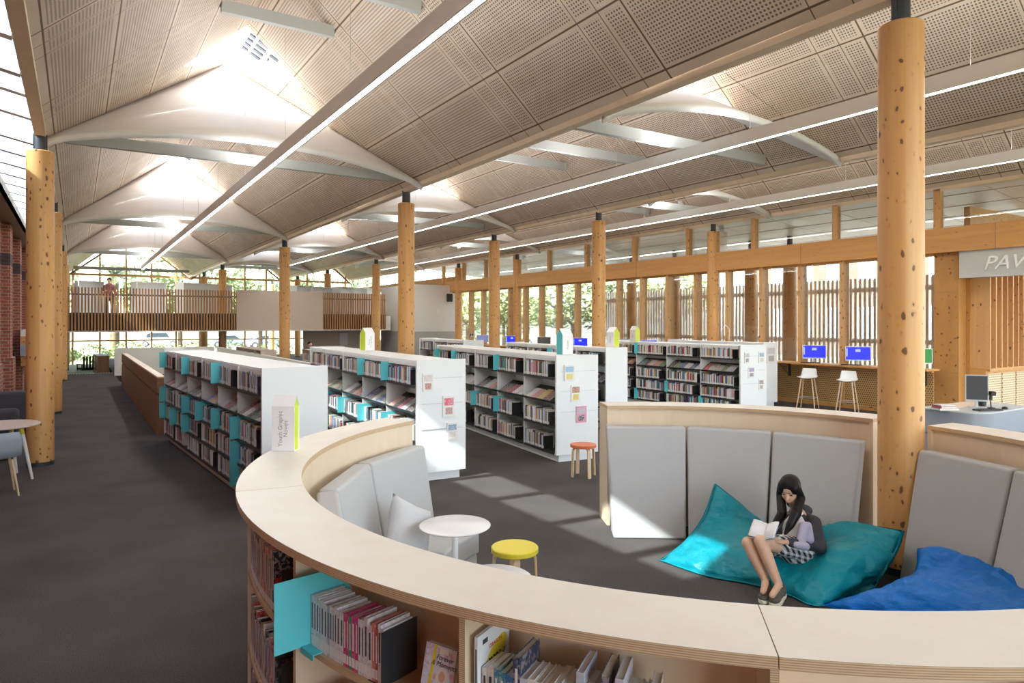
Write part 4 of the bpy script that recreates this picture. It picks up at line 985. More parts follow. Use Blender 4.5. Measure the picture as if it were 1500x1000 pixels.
# tables and stools
def round_table(p, h, r, label, base=.13, name='side_table'):
    t = empty(name, (p.x, p.y, 0), 0, label, 'table')
    MB().lathe([(r - .01, h - .016), (r, h - .008), (r, h - .003), (r - .004, h)], 48).build('table_top', 'white_gloss', t, smooth=True)
    MB().lathe([(.022, .014), (.022, h - .016)], 20).build('stem', 'white_gloss', t, smooth=True)
    MB().lathe([(base, 0), (base, .008), (base - .01, .014)], 32).build('base_disc', 'white_gloss', t, smooth=True); return t
D_ = 4.68; q = PD(666.5, 768, D_); round_table(q, q.z, .244, 'round white side table by the grey sofa, nearer the bookcases')
q = P(722, 846, .48); round_table(q, .48, .25, 'low round white table almost hidden behind the counter')
def stool(p, col, label, rz, r=.175, h=.44, seatdark=None):
    t = empty('round_stool', (p.x, p.y, 0), rz, label, 'stool')
    MB().lathe([(r - .006, h - .042), (r, h - .036), (r, h - .006), (r - .006, h)], 40).build('seat', col, t, smooth=True)
    for k in range(4):
        a = R(45 + 90 * k); c, s_ = math.cos(a), math.sin(a); m = MB()
        pr = [(.08, h - .06), (r - .05, h - .06), (r - .02, h - .075), (r - .012, h - .11), (r + .0, 0)]
        v = []
        for i, (rr, z) in enumerate(pr):
            t1 = .018
            for (dr, dz) in (((0, 0), (0, .018)) if i < 2 else ((-.018, 0), (0, .0)) if i > 2 else ((-.012, -.012), (.004, .006))):
                for wv in (-.024, .024): v.append(((rr + dr) * c - wv * s_, (rr + dr) * s_ + wv * c, z + dz))
        b = 0; m.v = v
        for i in range(len(pr) - 1):
            k0 = 4 * i; k1 = k0 + 4
            for a_, b_ in ((0, 1), (1, 3), (3, 2), (2, 0)): m.face((k0 + a_, k0 + b_, k1 + b_, k1 + a_))
        m.face((0, 1, 3, 2)); e = 4 * (len(pr) - 1); m.face((e, e + 1, e + 3, e + 2)); m.build('leg', 'leg_wood', t, bevel=.003)
    return t
stool(P(754, 800, .44), 'yellow', 'round stool with a yellow seat and birch legs beside the white table', R(18))
stool(P(854.5, 650, .44), 'orange', 'round stool with an orange seat at the third bookcase end', R(35), r=.18)
# ---------------------------------------------------------------- beanbags
from mathutils import noise as mnoise
def crom(p0, p1, p2, p3, t): return .5 * ((2 * p1) + (p2 - p0) * t + (2 * p0 - 5 * p1 + 4 * p2 - p3) * t * t + (3 * p1 - p0 - 3 * p2 + p3) * t ** 3)
def spl(L_, t):
    n = len(L_) - 1; x = min(t * n, n - 1e-6); i = int(x); f = x - i
    g = lambda k: L_[k] if 0 <= k <= n else (L_[0] * 2 - L_[1] if k < 0 else L_[n] * 2 - L_[n - 1])
    return crom(g(i - 1), g(i), g(i + 1), g(i + 2), f)
def beanbag(net, mat, label, puff=.07, wr=.02, N=72, Mv=48, dent=None, seed=0):
    net = [[PD(*q) for q in row] for row in net]; top = []
    for j in range(Mv + 1):
        row = [spl([net[r][c] for r in range(len(net))], j / Mv) for c in range(len(net[0]))]
        top.append([spl(row, i / N) for i in range(N + 1)])
    v = []; nz = []
    for j in range(Mv + 1):
        for i in range(N + 1):
            p = top[j][i]; a = top[j][min(i + 1, N)] - top[j][max(i - 1, 0)]; b = top[min(j + 1, Mv)][i] - top[max(j - 1, 0)][i]
            n = a.cross(b); n = n.normalized() if n.length > 1e-9 else Vector((0, 0, 1)); n = -n if n.z < 0 else n
            u, w_ = 2 * i / N - 1, 2 * j / Mv - 1; e = min(1, (1 - u ** 6)) * (1 - w_ ** 6); e = max(e, 0) ** .5
            q = Vector((p.x * 5 + seed, p.y * 5, p.z * 9)); r1 = mnoise.noise(q); r2 = mnoise.noise(q * 2.6)
            edge = max(abs(u), abs(w_)) ** 2
            rid = (1 - abs(r1) * 2) * .5 + (1 - abs(r2) * 2) * .3
            p2 = p + n * e * (puff + wr * rid * (.4 + edge))
            if dent:
                for dc, dr, dd in dent:
                    k = (p2.xy - dc.xy).length / dr
                    if k < 1: p2.z -= dd * (1 - k * k) ** 2
            p2.z = max(p2.z, .012); v.append(p2)
    m = MB(); m.v = [tuple(p) for p in v]; W1 = N + 1
    for j in range(Mv):
        for i in range(N): k = j * W1 + i; m.face((k, k + 1, k + W1 + 1, k + W1))
    bot = {}
    for j in range(Mv + 1):
        for i in range(N + 1):
            if i in (0, N) or j in (0, Mv): bot[(i, j)] = j * W1 + i
            else:
                p = v[j * W1 + i]; u, w_ = 2 * i / N - 1, 2 * j / Mv - 1; e = min(1, 4 * (1 - max(abs(u), abs(w_))))
                bot[(i, j)] = len(m.v); m.v.append((p.x, p.y, max(.006, p.z * (1 - e) - .03)))
    for j in range(Mv):
        for i in range(N): m.face((bot[(i, j)], bot[(i, j + 1)], bot[(i + 1, j + 1)], bot[(i + 1, j)]))
    o = m.build('beanbag', mat, smooth='full'); tag(o, label, 'beanbag')
    ring = [v[i] for i in range(W1)] + [v[j * W1 + N] for j in range(1, Mv + 1)] + [v[Mv * W1 + i] for i in range(N - 1, -1, -1)] + [v[j * W1] for j in range(Mv - 1, 0, -1)]
    c = sum(ring, Vector()) / len(ring); pm = MB(); fl = []
    for p in ring: d = (p - c); d.z = 0; fl.append(p + d.normalized() * .022)
    n = len(ring)
    pm.v = [tuple(p + Vector((0, 0, .004))) for p in ring] + [tuple(p) for p in fl] + [tuple(p - Vector((0, 0, .004))) for p in ring]
    for k in range(n): k2 = (k + 1) % n; pm.face((k, k2, n + k2, n + k)); pm.face((n + k, n + k2, 2 * n + k2, 2 * n + k))
    pm.v = [(x, y, max(z, .008)) for x, y, z in pm.v]; pm.build('seam_flange', mat, o, smooth='full'); return o
HIP = PD(1168, 806, 5.52)
beanbag([[(1049, 709, 6.35), (1082, 735, 6.25), (1126, 768, 6.1), (1200, 775, 5.95), (1245, 766, 5.8), (1321, 777, 5.3)],
         [(1032, 757, 6.25), (1078, 770, 6.15), (1130, 795, 5.95), (1200, 798, 5.7), (1255, 795, 5.5), (1311, 806, 5.3)],
         [(1005, 793, 6.1), (1050, 803, 5.85), (1108, 822, 5.6), (1190, 818, 5.45), (1240, 822, 5.3), (1290, 838, 5.28)],
         [(968, 822, 6.0), (1037, 845, 5.63), (1105, 856, 5.45), (1155, 872, 5.24), (1197, 888, 5.05), (1252, 862, 5.28)]],
        'bag_teal', 'large teal beanbag that the girl sits on, its left corner standing up', .05, .045, dent=[(HIP, .3, .06)], seed=3)
beanbag([[(1347, 804, 5.1), (1380, 804, 5.0), (1430, 822, 4.85), (1490, 848, 4.65), (1580, 880, 4.5)],
         [(1338, 845, 4.98), (1380, 842, 4.85), (1430, 852, 4.7), (1500, 876, 4.5), (1590, 905, 4.3)],
         [(1265, 872, 4.98), (1350, 878, 4.7), (1430, 890, 4.5), (1500, 905, 4.3), (1590, 940, 4.1)],
         [(1200, 886, 5.07), (1290, 905, 4.83), (1380, 935, 4.52), (1470, 960, 4.28), (1580, 985, 4.08)]],
        'bag_blue', 'large slumped blue beanbag at the right edge in front of the padded bench', .045, .05, seed=9)

# ---------------------------------------------------------------- the reading girl
def V3(x, y, D): return PD(x, y, D)
ROOT = V3(1166, 806, 5.52); girl = None
neck = V3(1170, 748, 5.66); head = V3(1157, 717, 5.60); hipL = V3(1156, 804, 5.55); hipR = V3(1176, 807, 5.46)
kneeL = V3(1096, 795, 5.36); kneeR = V3(1114, 793, 5.27); ankL = V3(1122, 851, 5.27); ankR = V3(1141, 857, 5.19)
shL = V3(1144, 762, 5.78); shR = V3(1191, 766, 5.55); elL = V3(1126, 793, 5.72); elR = V3(1199, 800, 5.42); wrL = V3(1113, 785, 5.45); wrR = V3(1152, 794, 5.30)
toeL = V3(1118, 869, 5.10); toeR = V3(1131, 874, 5.02); heelL = V3(1124, 862, 5.27); heelR = V3(1145, 867, 5.20)
chest = V3(1167, 772, 5.60)
fwd = Vector((-.90, -.32, -.42)).normalized()           # where the face looks: left, towards the lens, and down
upv = (Vector((0, 0, 1)) - fwd * fwd.z).normalized(); sd_ = fwd.cross(upv).normalized()   # her left... right
HR = Matrix((( sd_.x, fwd.x, upv.x), (sd_.y, fwd.y, upv.y), (sd_.z, fwd.z, upv.z)))
HM = Matrix.Translation(head) @ HR.to_4x4(); HE = HR.to_euler()
def hp(x, y, z): return HM @ Vector((x, y, z))
parts = [('ell', hp(0, -.012, .022), (.072, .088, .082), HE), ('ell', hp(0, .022, -.03), (.056, .062, .072), HE), ('ell', hp(0, .05, -.075), (.026, .024, .02), HE),
         ('ell', hp(-.03, .05, -.03), (.024, .02, .024), HE), ('ell', hp(.03, .05, -.03), (.024, .02, .024), HE),
         ('cap', hp(0, .082, -.005), hp(0, .095, -.035), .0075, .011), ('ell', hp(0, .082, -.062), (.017, .01, .008), HE),
         ('ell', hp(-.073, -.005, -.01), (.008, .014, .024), HE), ('ell', hp(.073, -.005, -.01), (.008, .014, .024), HE),
         ('cap', hp(0, -.02, -.06), neck - Vector((0, 0, .05)), .046, .05),
         ('cap', neck - Vector((0, 0, .05)), chest, .075, .10), ('cap', chest, ROOT, .10, .115),
         ('cap', hipL, kneeL, .078, .052), ('cap', hipR, kneeR, .078, .052),
         ('cap', kneeL, kneeL.lerp(ankL, .35), .052, .050), ('cap', kneeL.lerp(ankL, .35), ankL, .050, .032), ('cap', kneeR, kneeR.lerp(ankR, .35), .052, .050), ('cap', kneeR.lerp(ankR, .35), ankR, .050, .032),
         ('cap', shL, elL, .040, .034), ('cap', elL, wrL, .033, .023), ('cap', shR, elR, .040, .034), ('cap', elR, wrR, .033, .023),
         ('cap', shL, neck - Vector((0, 0, .03)), .04, .045), ('cap', shR, neck - Vector((0, 0, .03)), .04, .045),
         ('cap', ankL, toeL + Vector((0, 0, .012)), .028, .024), ('cap', ankR, toeR + Vector((0, 0, .012)), .028, .024)]
# hands: palm, four fingers, thumb
BK = V3(1121, 786, 5.33)                                  # middle of the open book
def hand(w, tip, up, side, curl):
    d = (tip - w).normalized(); s_ = d.cross(up).normalized() * side; n = up.normalized(); P_ = []
    palm0 = w + d * .012; palm1 = w + d * .07
    P_.append(('cap', palm0 - s_ * .012, palm1 - s_ * .022, .015, .012)); P_.append(('cap', palm0 + s_ * .01, palm1 + s_ * .02, .015, .012)); P_.append(('cap', palm0, palm1, .016, .013))
    for k, ln in enumerate((.062, .072, .068, .052)):
        b = palm1 + s_ * (-.030 + .020 * k); m1 = b + d * ln * .5 + s_ * (-.003 + .002 * k); e = m1 + d * ln * .42 - n * curl
        P_.append(('cap', b, m1, .0092, .0085)); P_.append(('cap', m1, e, .0085, .007))
    tb = w + d * .025 - s_ * .026; tm = tb + d * .032 - s_ * .022 + n * .004; te = tm + d * .026 - s_ * .002 + n * .002
    P_.append(('cap', tb, tm, .0125, .0105)); P_.append(('cap', tm, te, .0105, .008)); return P_
parts += hand(wrR, BK + Vector((.02, -.01, -.02)), Vector((0, 0, 1)), 1, .008)
parts += hand(wrL, BK + Vector((-.05, .02, -.01)), Vector((0, 0, 1)), -1, .008)
girl = blob('person', parts, 'skin', .0065, 3)
tag(girl, 'girl with long black hair in a dark and lilac jacket, reading on the teal beanbag', 'person')
# face details
for sx in (-.03, .03):
    blob('eye', [('ell', hp(sx, .0735, -.002), (.0135, .006, .0035), HE)], 'hair', .0025, 1, girl)
    blob('eyebrow', [('cap', hp(sx - .014, .078, .017), hp(sx + .014, .078, .018), .0028, .0028)], 'hair', .002, 1, girl)
blob('lips', [('ell', hp(0, .0885, -.062), (.016, .006, .006), HE)], 'lip', .002, 1, girl)
# hair: cap with centre parting and long locks over both shoulders
hair = [('ell', hp(0, -.022, .034), (.084, .094, .086), HE), ('ell', hp(-.052, .012, .035), (.036, .058, .055), HE), ('ell', hp(.052, .012, .035), (.036, .058, .055), HE),
        ('cap', hp(0, -.07, .0), hp(0, -.09, -.18), .07, .075)]
lockL = [hp(.074, .004, .01), hp(.082, .0, -.06), V3(1146, 752, 5.56), V3(1138, 765, 5.55), V3(1132, 779, 5.52)]
lockR = [hp(-.072, .004, .01), hp(-.08, .0, -.07), V3(1166, 752, 5.45), V3(1158, 768, 5.42), V3(1150, 782, 5.40)]
for L_ in (lockL, lockR):
    rr = (.028, .036, .042, .034, .012)
    for k in range(4): hair.append(('cap', L_[k], L_[k + 1], rr[k], rr[k + 1]))
blob('hair', hair, 'hair', .007, 3, girl)
# shirt, jacket, skirt
sh_ = [('cap', neck - Vector((0, 0, .045)) + fwd * .02, chest + fwd * .022, .072, .106), ('cap', chest + fwd * .022, ROOT + fwd * .02 + Vector((0, 0, .05)), .106, .118)]
for a in (-.03, .03): sh_.append(('cap', neck + fwd * .05 + sd_ * a - Vector((0, 0, .015)), neck + fwd * .075 + sd_ * a * .5 - Vector((0, 0, .045)), .018, .014))
blob('shirt', sh_, 'shirt_white', .008, 2, girl)
back = -fwd * .05; back.z = 0
jk = [('cap', neck + back * 1.2 - Vector((0, 0, .06)), chest + back * 1.1, .085, .125), ('cap', chest + back * 1.1, ROOT + back + Vector((0, 0, .05)), .125, .135),
      ('cap', shL, elL, .058, .050), ('cap', elL, wrL.lerp(elL, .12), .048, .036), ('cap', shR, elR, .068, .062), ('cap', elR, wrR.lerp(elR, .1), .050, .037),
      ('cap', shL, neck + back - Vector((0, 0, .045)), .06, .05), ('cap', shR, neck + back - Vector((0, 0, .045)), .06, .05),
      ('ell', neck + back * 1.6 + Vector((0, 0, -.01)), (.10, .085, .05), (0, 0, 0)),
      ('cap', shR - Vector((0, 0, .03)) + fwd * .03, V3(1176, 797, 5.36), .045, .045), ('cap', shL - Vector((0, 0, .02)) + fwd * .03, V3(1140, 793, 5.50), .04, .035)]
blob('jacket', jk, 'jacket_black', .009, 3, girl)
li = [('cap', V3(1178, 771, 5.385), V3(1172, 797, 5.33), .042, .036), ('cap', V3(1180, 800, 5.30), V3(1166, 798, 5.285), .034, .028), ('cap', V3(1183, 770, 5.43), V3(1186, 790, 5.36), .035, .035)]
blob('jacket_lilac_panel', li, 'jacket_lilac', .008, 3, girl)['label'] = 'pale lilac jacket front and sleeve panel'
blob('jacket_lilac_panel', [('cap', V3(1139, 768, 5.62), V3(1132, 780, 5.6), .026, .022)], 'jacket_lilac', .008, 2, girl)
sk = [('cap', hipL + Vector((0, 0, .015)), hipL.lerp(kneeL, .52) + Vector((0, 0, .01)), .096, .084), ('cap', hipR + Vector((0, 0, .015)), hipR.lerp(kneeR, .52) + Vector((0, 0, .01)), .096, .084), ('ell', ROOT, (.15, .14, .12), (0, 0, 0))]
blob('skirt', sk, 'plaid', .009, 2, girl)
for a, b, h, nm in ((ankL, toeL, heelL, 'left'), (ankR, toeR, heelR, 'right')):
    d = (b - h); d.z = 0; L_ = .25; d.normalize(); hz = Vector((h.x, h.y, .0))
    c0 = Vector((h.x, h.y, 0)); T_ = Matrix.Translation(c0 + Vector((0, 0, .002))) @ Matrix.Rotation(math.atan2(d.y, d.x), 4, 'Z')
    u = [('ell', T_ @ Vector((.02, 0, .055)), (.048, .038, .048), (0, 0, math.atan2(d.y, d.x))), ('cap', T_ @ Vector((.01, 0, .085)), T_ @ Vector((.0, 0, .05)), .036, .036),
         ('cap', T_ @ Vector((.03, 0, .06)), T_ @ Vector((.16, .0, .045)), .04, .034), ('ell', T_ @ Vector((.17, 0, .042)), (.055, .042, .030), (0, 0, math.atan2(d.y, d.x)))]
    s1 = blob('shoe', u, 'shoe', .007, 2, girl)
    sl = MB(); prof = [(-.035, -.022), (-.03, .03), (.05, .036), (.14, .046), (.2, .034), (.226, .0), (.205, -.034), (.14, -.044), (.05, -.036)]
    sl.prism([(x, y) for x, y in prof], .0, .030, T_); sl.build('shoe_sole', 'sole', s1, bevel=.006)
    lc = MB()
    for k in range(4): lc.tube(T_ @ Vector((.06 + .024 * k, -.02, .094 - .010 * k)), T_ @ Vector((.07 + .024 * k, .02, .094 - .010 * k)), .003, seg=6)
    lc.build('laces', 'trans_line', s1)
    MB().tube(a - Vector((0, 0, .045)), a + Vector((0, 0, .004)), .036, .034, 16).build('sock', 'shirt_white', s1, smooth=True)
# her open book
bt = empty('open_book', BK, math.atan2(-1, -1.2) + R(90) + R(10), 'open white-paged paperback that the seated girl is reading', 'book')
for sgn in (-1, 1):
    v = []; n = 8
    for i in range(n + 1):
        t_ = i / n; x = sgn * t_ * .135 * (.92 if sgn > 0 else .8); z = .02 * math.sin(t_ * math.pi * .8) + t_ * .05 * (1 if sgn < 0 else .5)
        for y in (-.095, .095): v.append((x, y, z))
    for nm, off, mt in (('page_block', 0, 'paper'), ('cover', -.012, 'car_blue')):
        m = MB(); m.v = [(x, y, z + off) for x, y, z in v]
        for i in range(n): m.face((2 * i, 2 * i + 1, 2 * i + 3, 2 * i + 2))
        o = m.build(nm, mt if nm == 'cover' else 'shirt_white', bt, smooth='full'); s_ = o.modifiers.new('t', 'SOLIDIFY'); s_.thickness = .009 if nm == 'page_block' else .0015; s_.offset = 1
bt.rotation_euler = (R(38), 0, math.atan2(fwd.y, fwd.x) - R(90) + R(180))
bt.rotation_euler = (R(-35), 0, math.atan2(fwd.y, fwd.x) - R(90)); bt.location = BK + Vector((-.01, -.01, .035)); bt.scale = (.86, .86, .86)

# ---------------------------------------------------------------- window desk, screens, bar stools
yd0, yd1 = YX(1369, 15.4) + .1, 30.2
t = empty('window_desk', (15.5, yd0, 0), 0, 'long timber worktop fixed along the window wall under the computers', 'desk')
MB().box(-.22, .32, 0, yd1 - yd0, 1.05, 1.09).build('desk_top', 'pine_beam', t)
br = None
for k in range(7):
    y = .3 + k * 3.4
    if br is None: br = c = MB().box(.30, .34, -.03, .03, .7, 1.05).box(-.15, .34, -.03, .03, 1.01, 1.05).quad([(.31, -.01, .72), (.31, .01, .72), (-.1, .01, 1.02), (-.1, -.01, 1.02)]).build('bracket', 'black_metal', t)
    else: c = br.copy(); COL.objects.link(c)
    c.location = (0, y, 0)
def monitor(px, X, z, w_, h, scr_, label, rz=None, shell='white', tz=0):
    y = YX(px, X)
    t = empty('computer_monitor', (X, y, z), math.atan2(-X, y) + R(14) if rz is None else rz, label, 'monitor')
    MB().box(-w_ / 2, w_ / 2, 0, .03, .10, .10 + h).build('housing', shell, t, bevel=.004)
    MB().box(-w_ / 2 + .015, w_ / 2 - .015, -.004, .0, .125, .10 + h - .015).build('screen', scr_, t)
    MB().box(-.02, .02, .03, .05, .01, .2).box(-.10, .10, -.04, .12, 0, .012).build('stand', 'grey_steel', t)
    if scr_ == 'screen_blue': MB().box(-.06, .05, -.006, -.004, .10 + h * .62, .10 + h * .8).box(-w_ / 2 + .02, -w_ / 2 + .05, -.006, -.004, .10 + h * .3, .10 + h * .85).build('window_icon', 'screen_white', t)
    return t
for px, sc_, lab in ((1193, 'screen_blue', 'computer monitor with blue screen above the left bar stool'), (1257, 'screen_blue', 'computer monitor with blue screen just left of the huge column'),
    (1345, 'screen_green', 'computer monitor with a green patch just right of the huge column'), (950, 'screen_blue', 'blue screen behind the gabled sign with the smallest lime end'),
    (912, 'screen_dim', 'dim screen between the two lime ended signs'), (850, 'screen_blue', 'blue screen just left of the column behind the teal sign'), (797, 'screen_off', 'switched-off black monitor on the window desk'),
    (750, 'screen_blue', 'small blue screen far along the window desk'), (707, 'screen_dim', 'greyish screen in front of the person wearing headphones')):
    monitor(px, 15.6, 1.09, .56, .34, sc_, lab)
for px, lab in ((1187, 'black keyboard on the window desk under the left blue screen'), (1247, 'black keyboard on the window desk near the huge column')):
    o = MB().box(-.22, .22, -.07, .07, 0, .022).build('keyboard', 'black', loc=(15.42, YX(px, 15.42), 1.09), rot=math.atan2(-15.5, 9)); tag(o, lab, 'keyboard')
o = tag(MB().lathe([(.03, 0), (.045, .01), (.03, .035), (.005, .04)], 12).build('mouse', 'black', smooth='full', loc=(15.4, YX(1358, 15.4) + .12, 1.09)), 'black mouse at the right end of the window desk', 'mouse')
def bar_stool(px, X, label):
    t = empty('bar_stool', (X, YX(px, X), 0), R(-70), label, 'stool')
    v = []; N = 10; m = MB()
    prof = [(-.19, .745), (-.1, .735), (.05, .735), (.15, .755), (.185, .82), (.205, .92), (.21, .97)]
    for i, (y, z) in enumerate(prof):
        for j in range(N + 1):
            u = 2 * j / N - 1; wd = .2 * (1 if i < 4 else 1 - .08 * (i - 3)); m.v.append((u * wd, y - (.05 * u * u if i > 3 else 0), z + .03 * u * u * (1 if i < 4 else 0)))
    for i in range(len(prof) - 1):
        for j in range(N): k = i * (N + 1) + j; m.face((k, k + 1, k + N + 2, k + N + 1))
    o = m.build('seat_shell', 'white_shelf', t, smooth='full'); s_ = o.modifiers.new('t', 'SOLIDIFY'); s_.thickness = .015
    for sx in (-1, 1):
        for sy in (-1, 1): MB().tube((sx * .12, sy * .11, .735), (sx * .21, sy * .2, 0), .018, .012, 10).build('leg', 'leg_wood', t, smooth=True)
    fr = MB(); q = .178
    for a, b in (((-q, -q), (q, -q)), ((q, -q), (q, q)), ((q, q), (-q, q)), ((-q, q), (-q, -q))): fr.tube((*a, .27), (*b, .27), .008, seg=8)
    fr.build('foot_rail', 'steel', t, smooth=True)
bar_stool(1183, 15.02, 'white bar stool with timber legs half hidden by the rightmost bookcase'); bar_stool(1241, 15.02, 'white bar stool with timber legs just left of the huge column')
# ---------------------------------------------------------------- reception desk
t = empty('reception_desk', (11.6, 5.0, 0), 0, 'grey rounded reception desk at the right edge behind the bench back', 'desk')
cor = [(.9, -.42), (.9, .45), (-.75, .45)] + [(-.75 + .35 - .35 * math.cos(R(k * 10)), -.42 + .35 - .35 * math.sin(R(k * 10))) for k in range(10)]
MB().prism(cor, .0, .42).prism([(x * 1.01, y * 1.01) for x, y in cor], .435, .78).build('desk_body', 'desk_grey', t, smooth=True)
MB().prism([(x * .96, y * .96) for x, y in cor], .42, .435).build('shadow_gap', 'black', t)
MB().prism([(x * 1.02, y * 1.02) for x, y in cor], .78, .80).build('desk_top', 'grey_steel', t)
MB().box(-.3, .75, .1, .42, .8, .803).build('desk_mat', 'birch_face', t)
q = PD(1431, 594, 10.35)
m_ = monitor(1431, q.x, .80, .30, .40, 'screen_off', 'dark computer monitor standing on the grey reception desk', rz=R(-58), shell='grey_steel'); m_.location = (q.x, q.y, .803)
def desk_pt(px, D): q = PD(px, 590, D); return (q.x, q.y, .803)
t = empty('barcode_scanner', desk_pt(1452, 10.3), R(-50), 'black handheld scanner on a curved stand on the reception desk', 'scanner')
MB().lathe([(.05, 0), (.05, .012), (.012, .02)], 16).path([(0, 0, .01), (0, .03, .1), (0, .02, .19), (0, -.02, .22)], .009).build('stand', 'black', t, smooth=True)
MB().box(-.035, .035, -.10, .05, .20, .26).box(-.02, .02, -.0, .04, .12, .21).build('scanner_head', 'black', t, bevel=.01)
tag(MB().lathe([(.05, 0), (.06, .12), (.056, .12), (.046, .01)], 16).build('pen_cup', 'black', smooth=True, loc=desk_pt(1439, 10.6)), 'small black pen cup behind the monitor on the reception desk', 'cup')
tag(MB().box(-.2, .2, -.07, .07, 0, .02).build('keyboard', 'black', loc=desk_pt(1447, 10.05), rot=R(-20)), 'black keyboard lying on the grey reception desk', 'keyboard')
tag(MB().lathe([(.03, 0), (.045, .01), (.03, .035), (.005, .04)], 12).build('mouse', 'black', smooth='full', loc=desk_pt(1472, 10.2)), 'black mouse on the grey reception desk', 'mouse')
bx, by, bz = desk_pt(1384, 10.15); rr = random.Random(4)
for k, (c, nm, hh) in enumerate((((.75, .75, .75), 'white', .02), ((.3, .3, .32), 'grey', .012), ((.6, .07, .06), 'red', .02), ((.1, .1, .1), 'black', .01), ((.78, .76, .72), 'cream', .014))):
    a = (rr.random() - .5) * .3; m = MB(); w_, d_ = .3 - .02 * k, .22 - .01 * k
    m.box(-w_ / 2, w_ / 2, -d_ / 2, d_ / 2, 0, .002, None, (*c, .3)).box(-w_ / 2, w_ / 2, -d_ / 2, d_ / 2, hh - .002, hh, None, (*c, .6)).box(-w_ / 2, -w_ / 2 + .003, -d_ / 2, d_ / 2, 0, hh, None, (*c, .3)).box(-w_ / 2 + .003, w_ / 2 - .004, -d_ / 2 + .004, d_ / 2 - .004, .002, hh - .002, None, (.78, .75, .68, 0))
    o = m.build('book', 'print_ink', loc=(bx, by, bz), rot=a + R(-25)); bz += hh + .0005
    tag(o, f'{nm} book lying in the flat stack on the reception desk, {ORD[k]} from the bottom', 'book')

# ---------------------------------------------------------------- left aisle furniture
t = empty('round_table', (-.88, 11.35, 0), R(10), 'pale round table with white and yellow legs at the left edge', 'table')
MB().lathe([(.45, .71), (.47, .72), (.47, .735), (.465, .74)], 48).build('table_top', 'panel_beige', t, smooth=True)
for k in range(4):
    a = R(-35 + 90 * k); c, s_ = math.cos(a), math.sin(a)
    l = MB().tube((c * .30, s_ * .30, .60), (c * .42, s_ * .42, 0), .026, .017, 14).build('leg', 'white', t, smooth=True)
    MB().tube((c * .28, s_ * .28, .71), (c * .30, s_ * .30, .60), .028, .027, 14).build('yellow_collar', 'yellow', l, smooth=True)
t = empty('shell_chair', (-.82, 10.35, 0), R(190), 'blue-grey upholstered shell chair with timber legs by the pale table', 'chair')
m = MB(); N = 12; prof = [(-.22, .46), (-.1, .44), (.08, .44), (.17, .47), (.215, .56), (.235, .68), (.24, .77)]
for i, (y, z) in enumerate(prof):
    for j in range(N + 1):
        u = 2 * j / N - 1; wd = .24 - (.03 if i > 5 else 0); m.v.append((u * wd, y - .07 * u * u * (i > 2), z + (.03 * u * u if i < 3 else 0)))
for i in range(len(prof) - 1):
    for j in range(N): k = i * (N + 1) + j; m.face((k, k + 1, k + N + 2, k + N + 1))
o = m.build('seat_shell', 'felt_blue', t, smooth='full'); s_ = o.modifiers.new('t', 'SOLIDIFY'); s_.thickness = .035
for sx in (-1, 1):
    for sy in (-1, 1): MB().tube((sx * .14, sy * .13, .44), (sx * .2, sy * .2, 0), .017, .011, 10).build('leg', 'leg_wood', t, smooth=True)
for y, lab in ((13.0, 'dark grey sofa behind the pale table, nearer of the two'), (16.2, 'dark grey sofa by the brick wall, farther of the two')):
    t = empty('sofa', (-1.0, y, 0), 0, lab, 'sofa')
    MB().box(-.36, .24, -.02, .75, .12, .43).build('seat', 'felt_dark', t, bevel=.05); MB().box(-.36, .26, -.22, -.02, .12, .79).build('backrest', 'felt_dark', t, bevel=.06)
    for sx in (-.3, .18):
        for sy in (-.15, .68): MB().tube((sx, sy, 0), (sx, sy, .12), .015, seg=8).build('leg', 'black_metal', t)
round_table(Vector((-.70, 17.6, 0)), .5, .3, 'small white round table between the two left columns', .15)
t = empty('wall_box_set', (-1.36, 25.2, .84), 0, 'stack of white, timber and grey boxes fixed to the brick wall', 'wall box')
for z0, z1, w_, mt, nm in ((0, .30, .9, 'pine_beam', 'timber_box'), (.30, .62, 1.2, 'felt_blue', 'grey_box'), (.62, .86, 1.1, 'pine_beam', 'timber_box'), (.86, 1.04, 1.0, 'white', 'white_box')):
    MB().box(0, .32 if w_ > 1 else .28, -w_, w_, z0, z1).build(nm, mt, t)
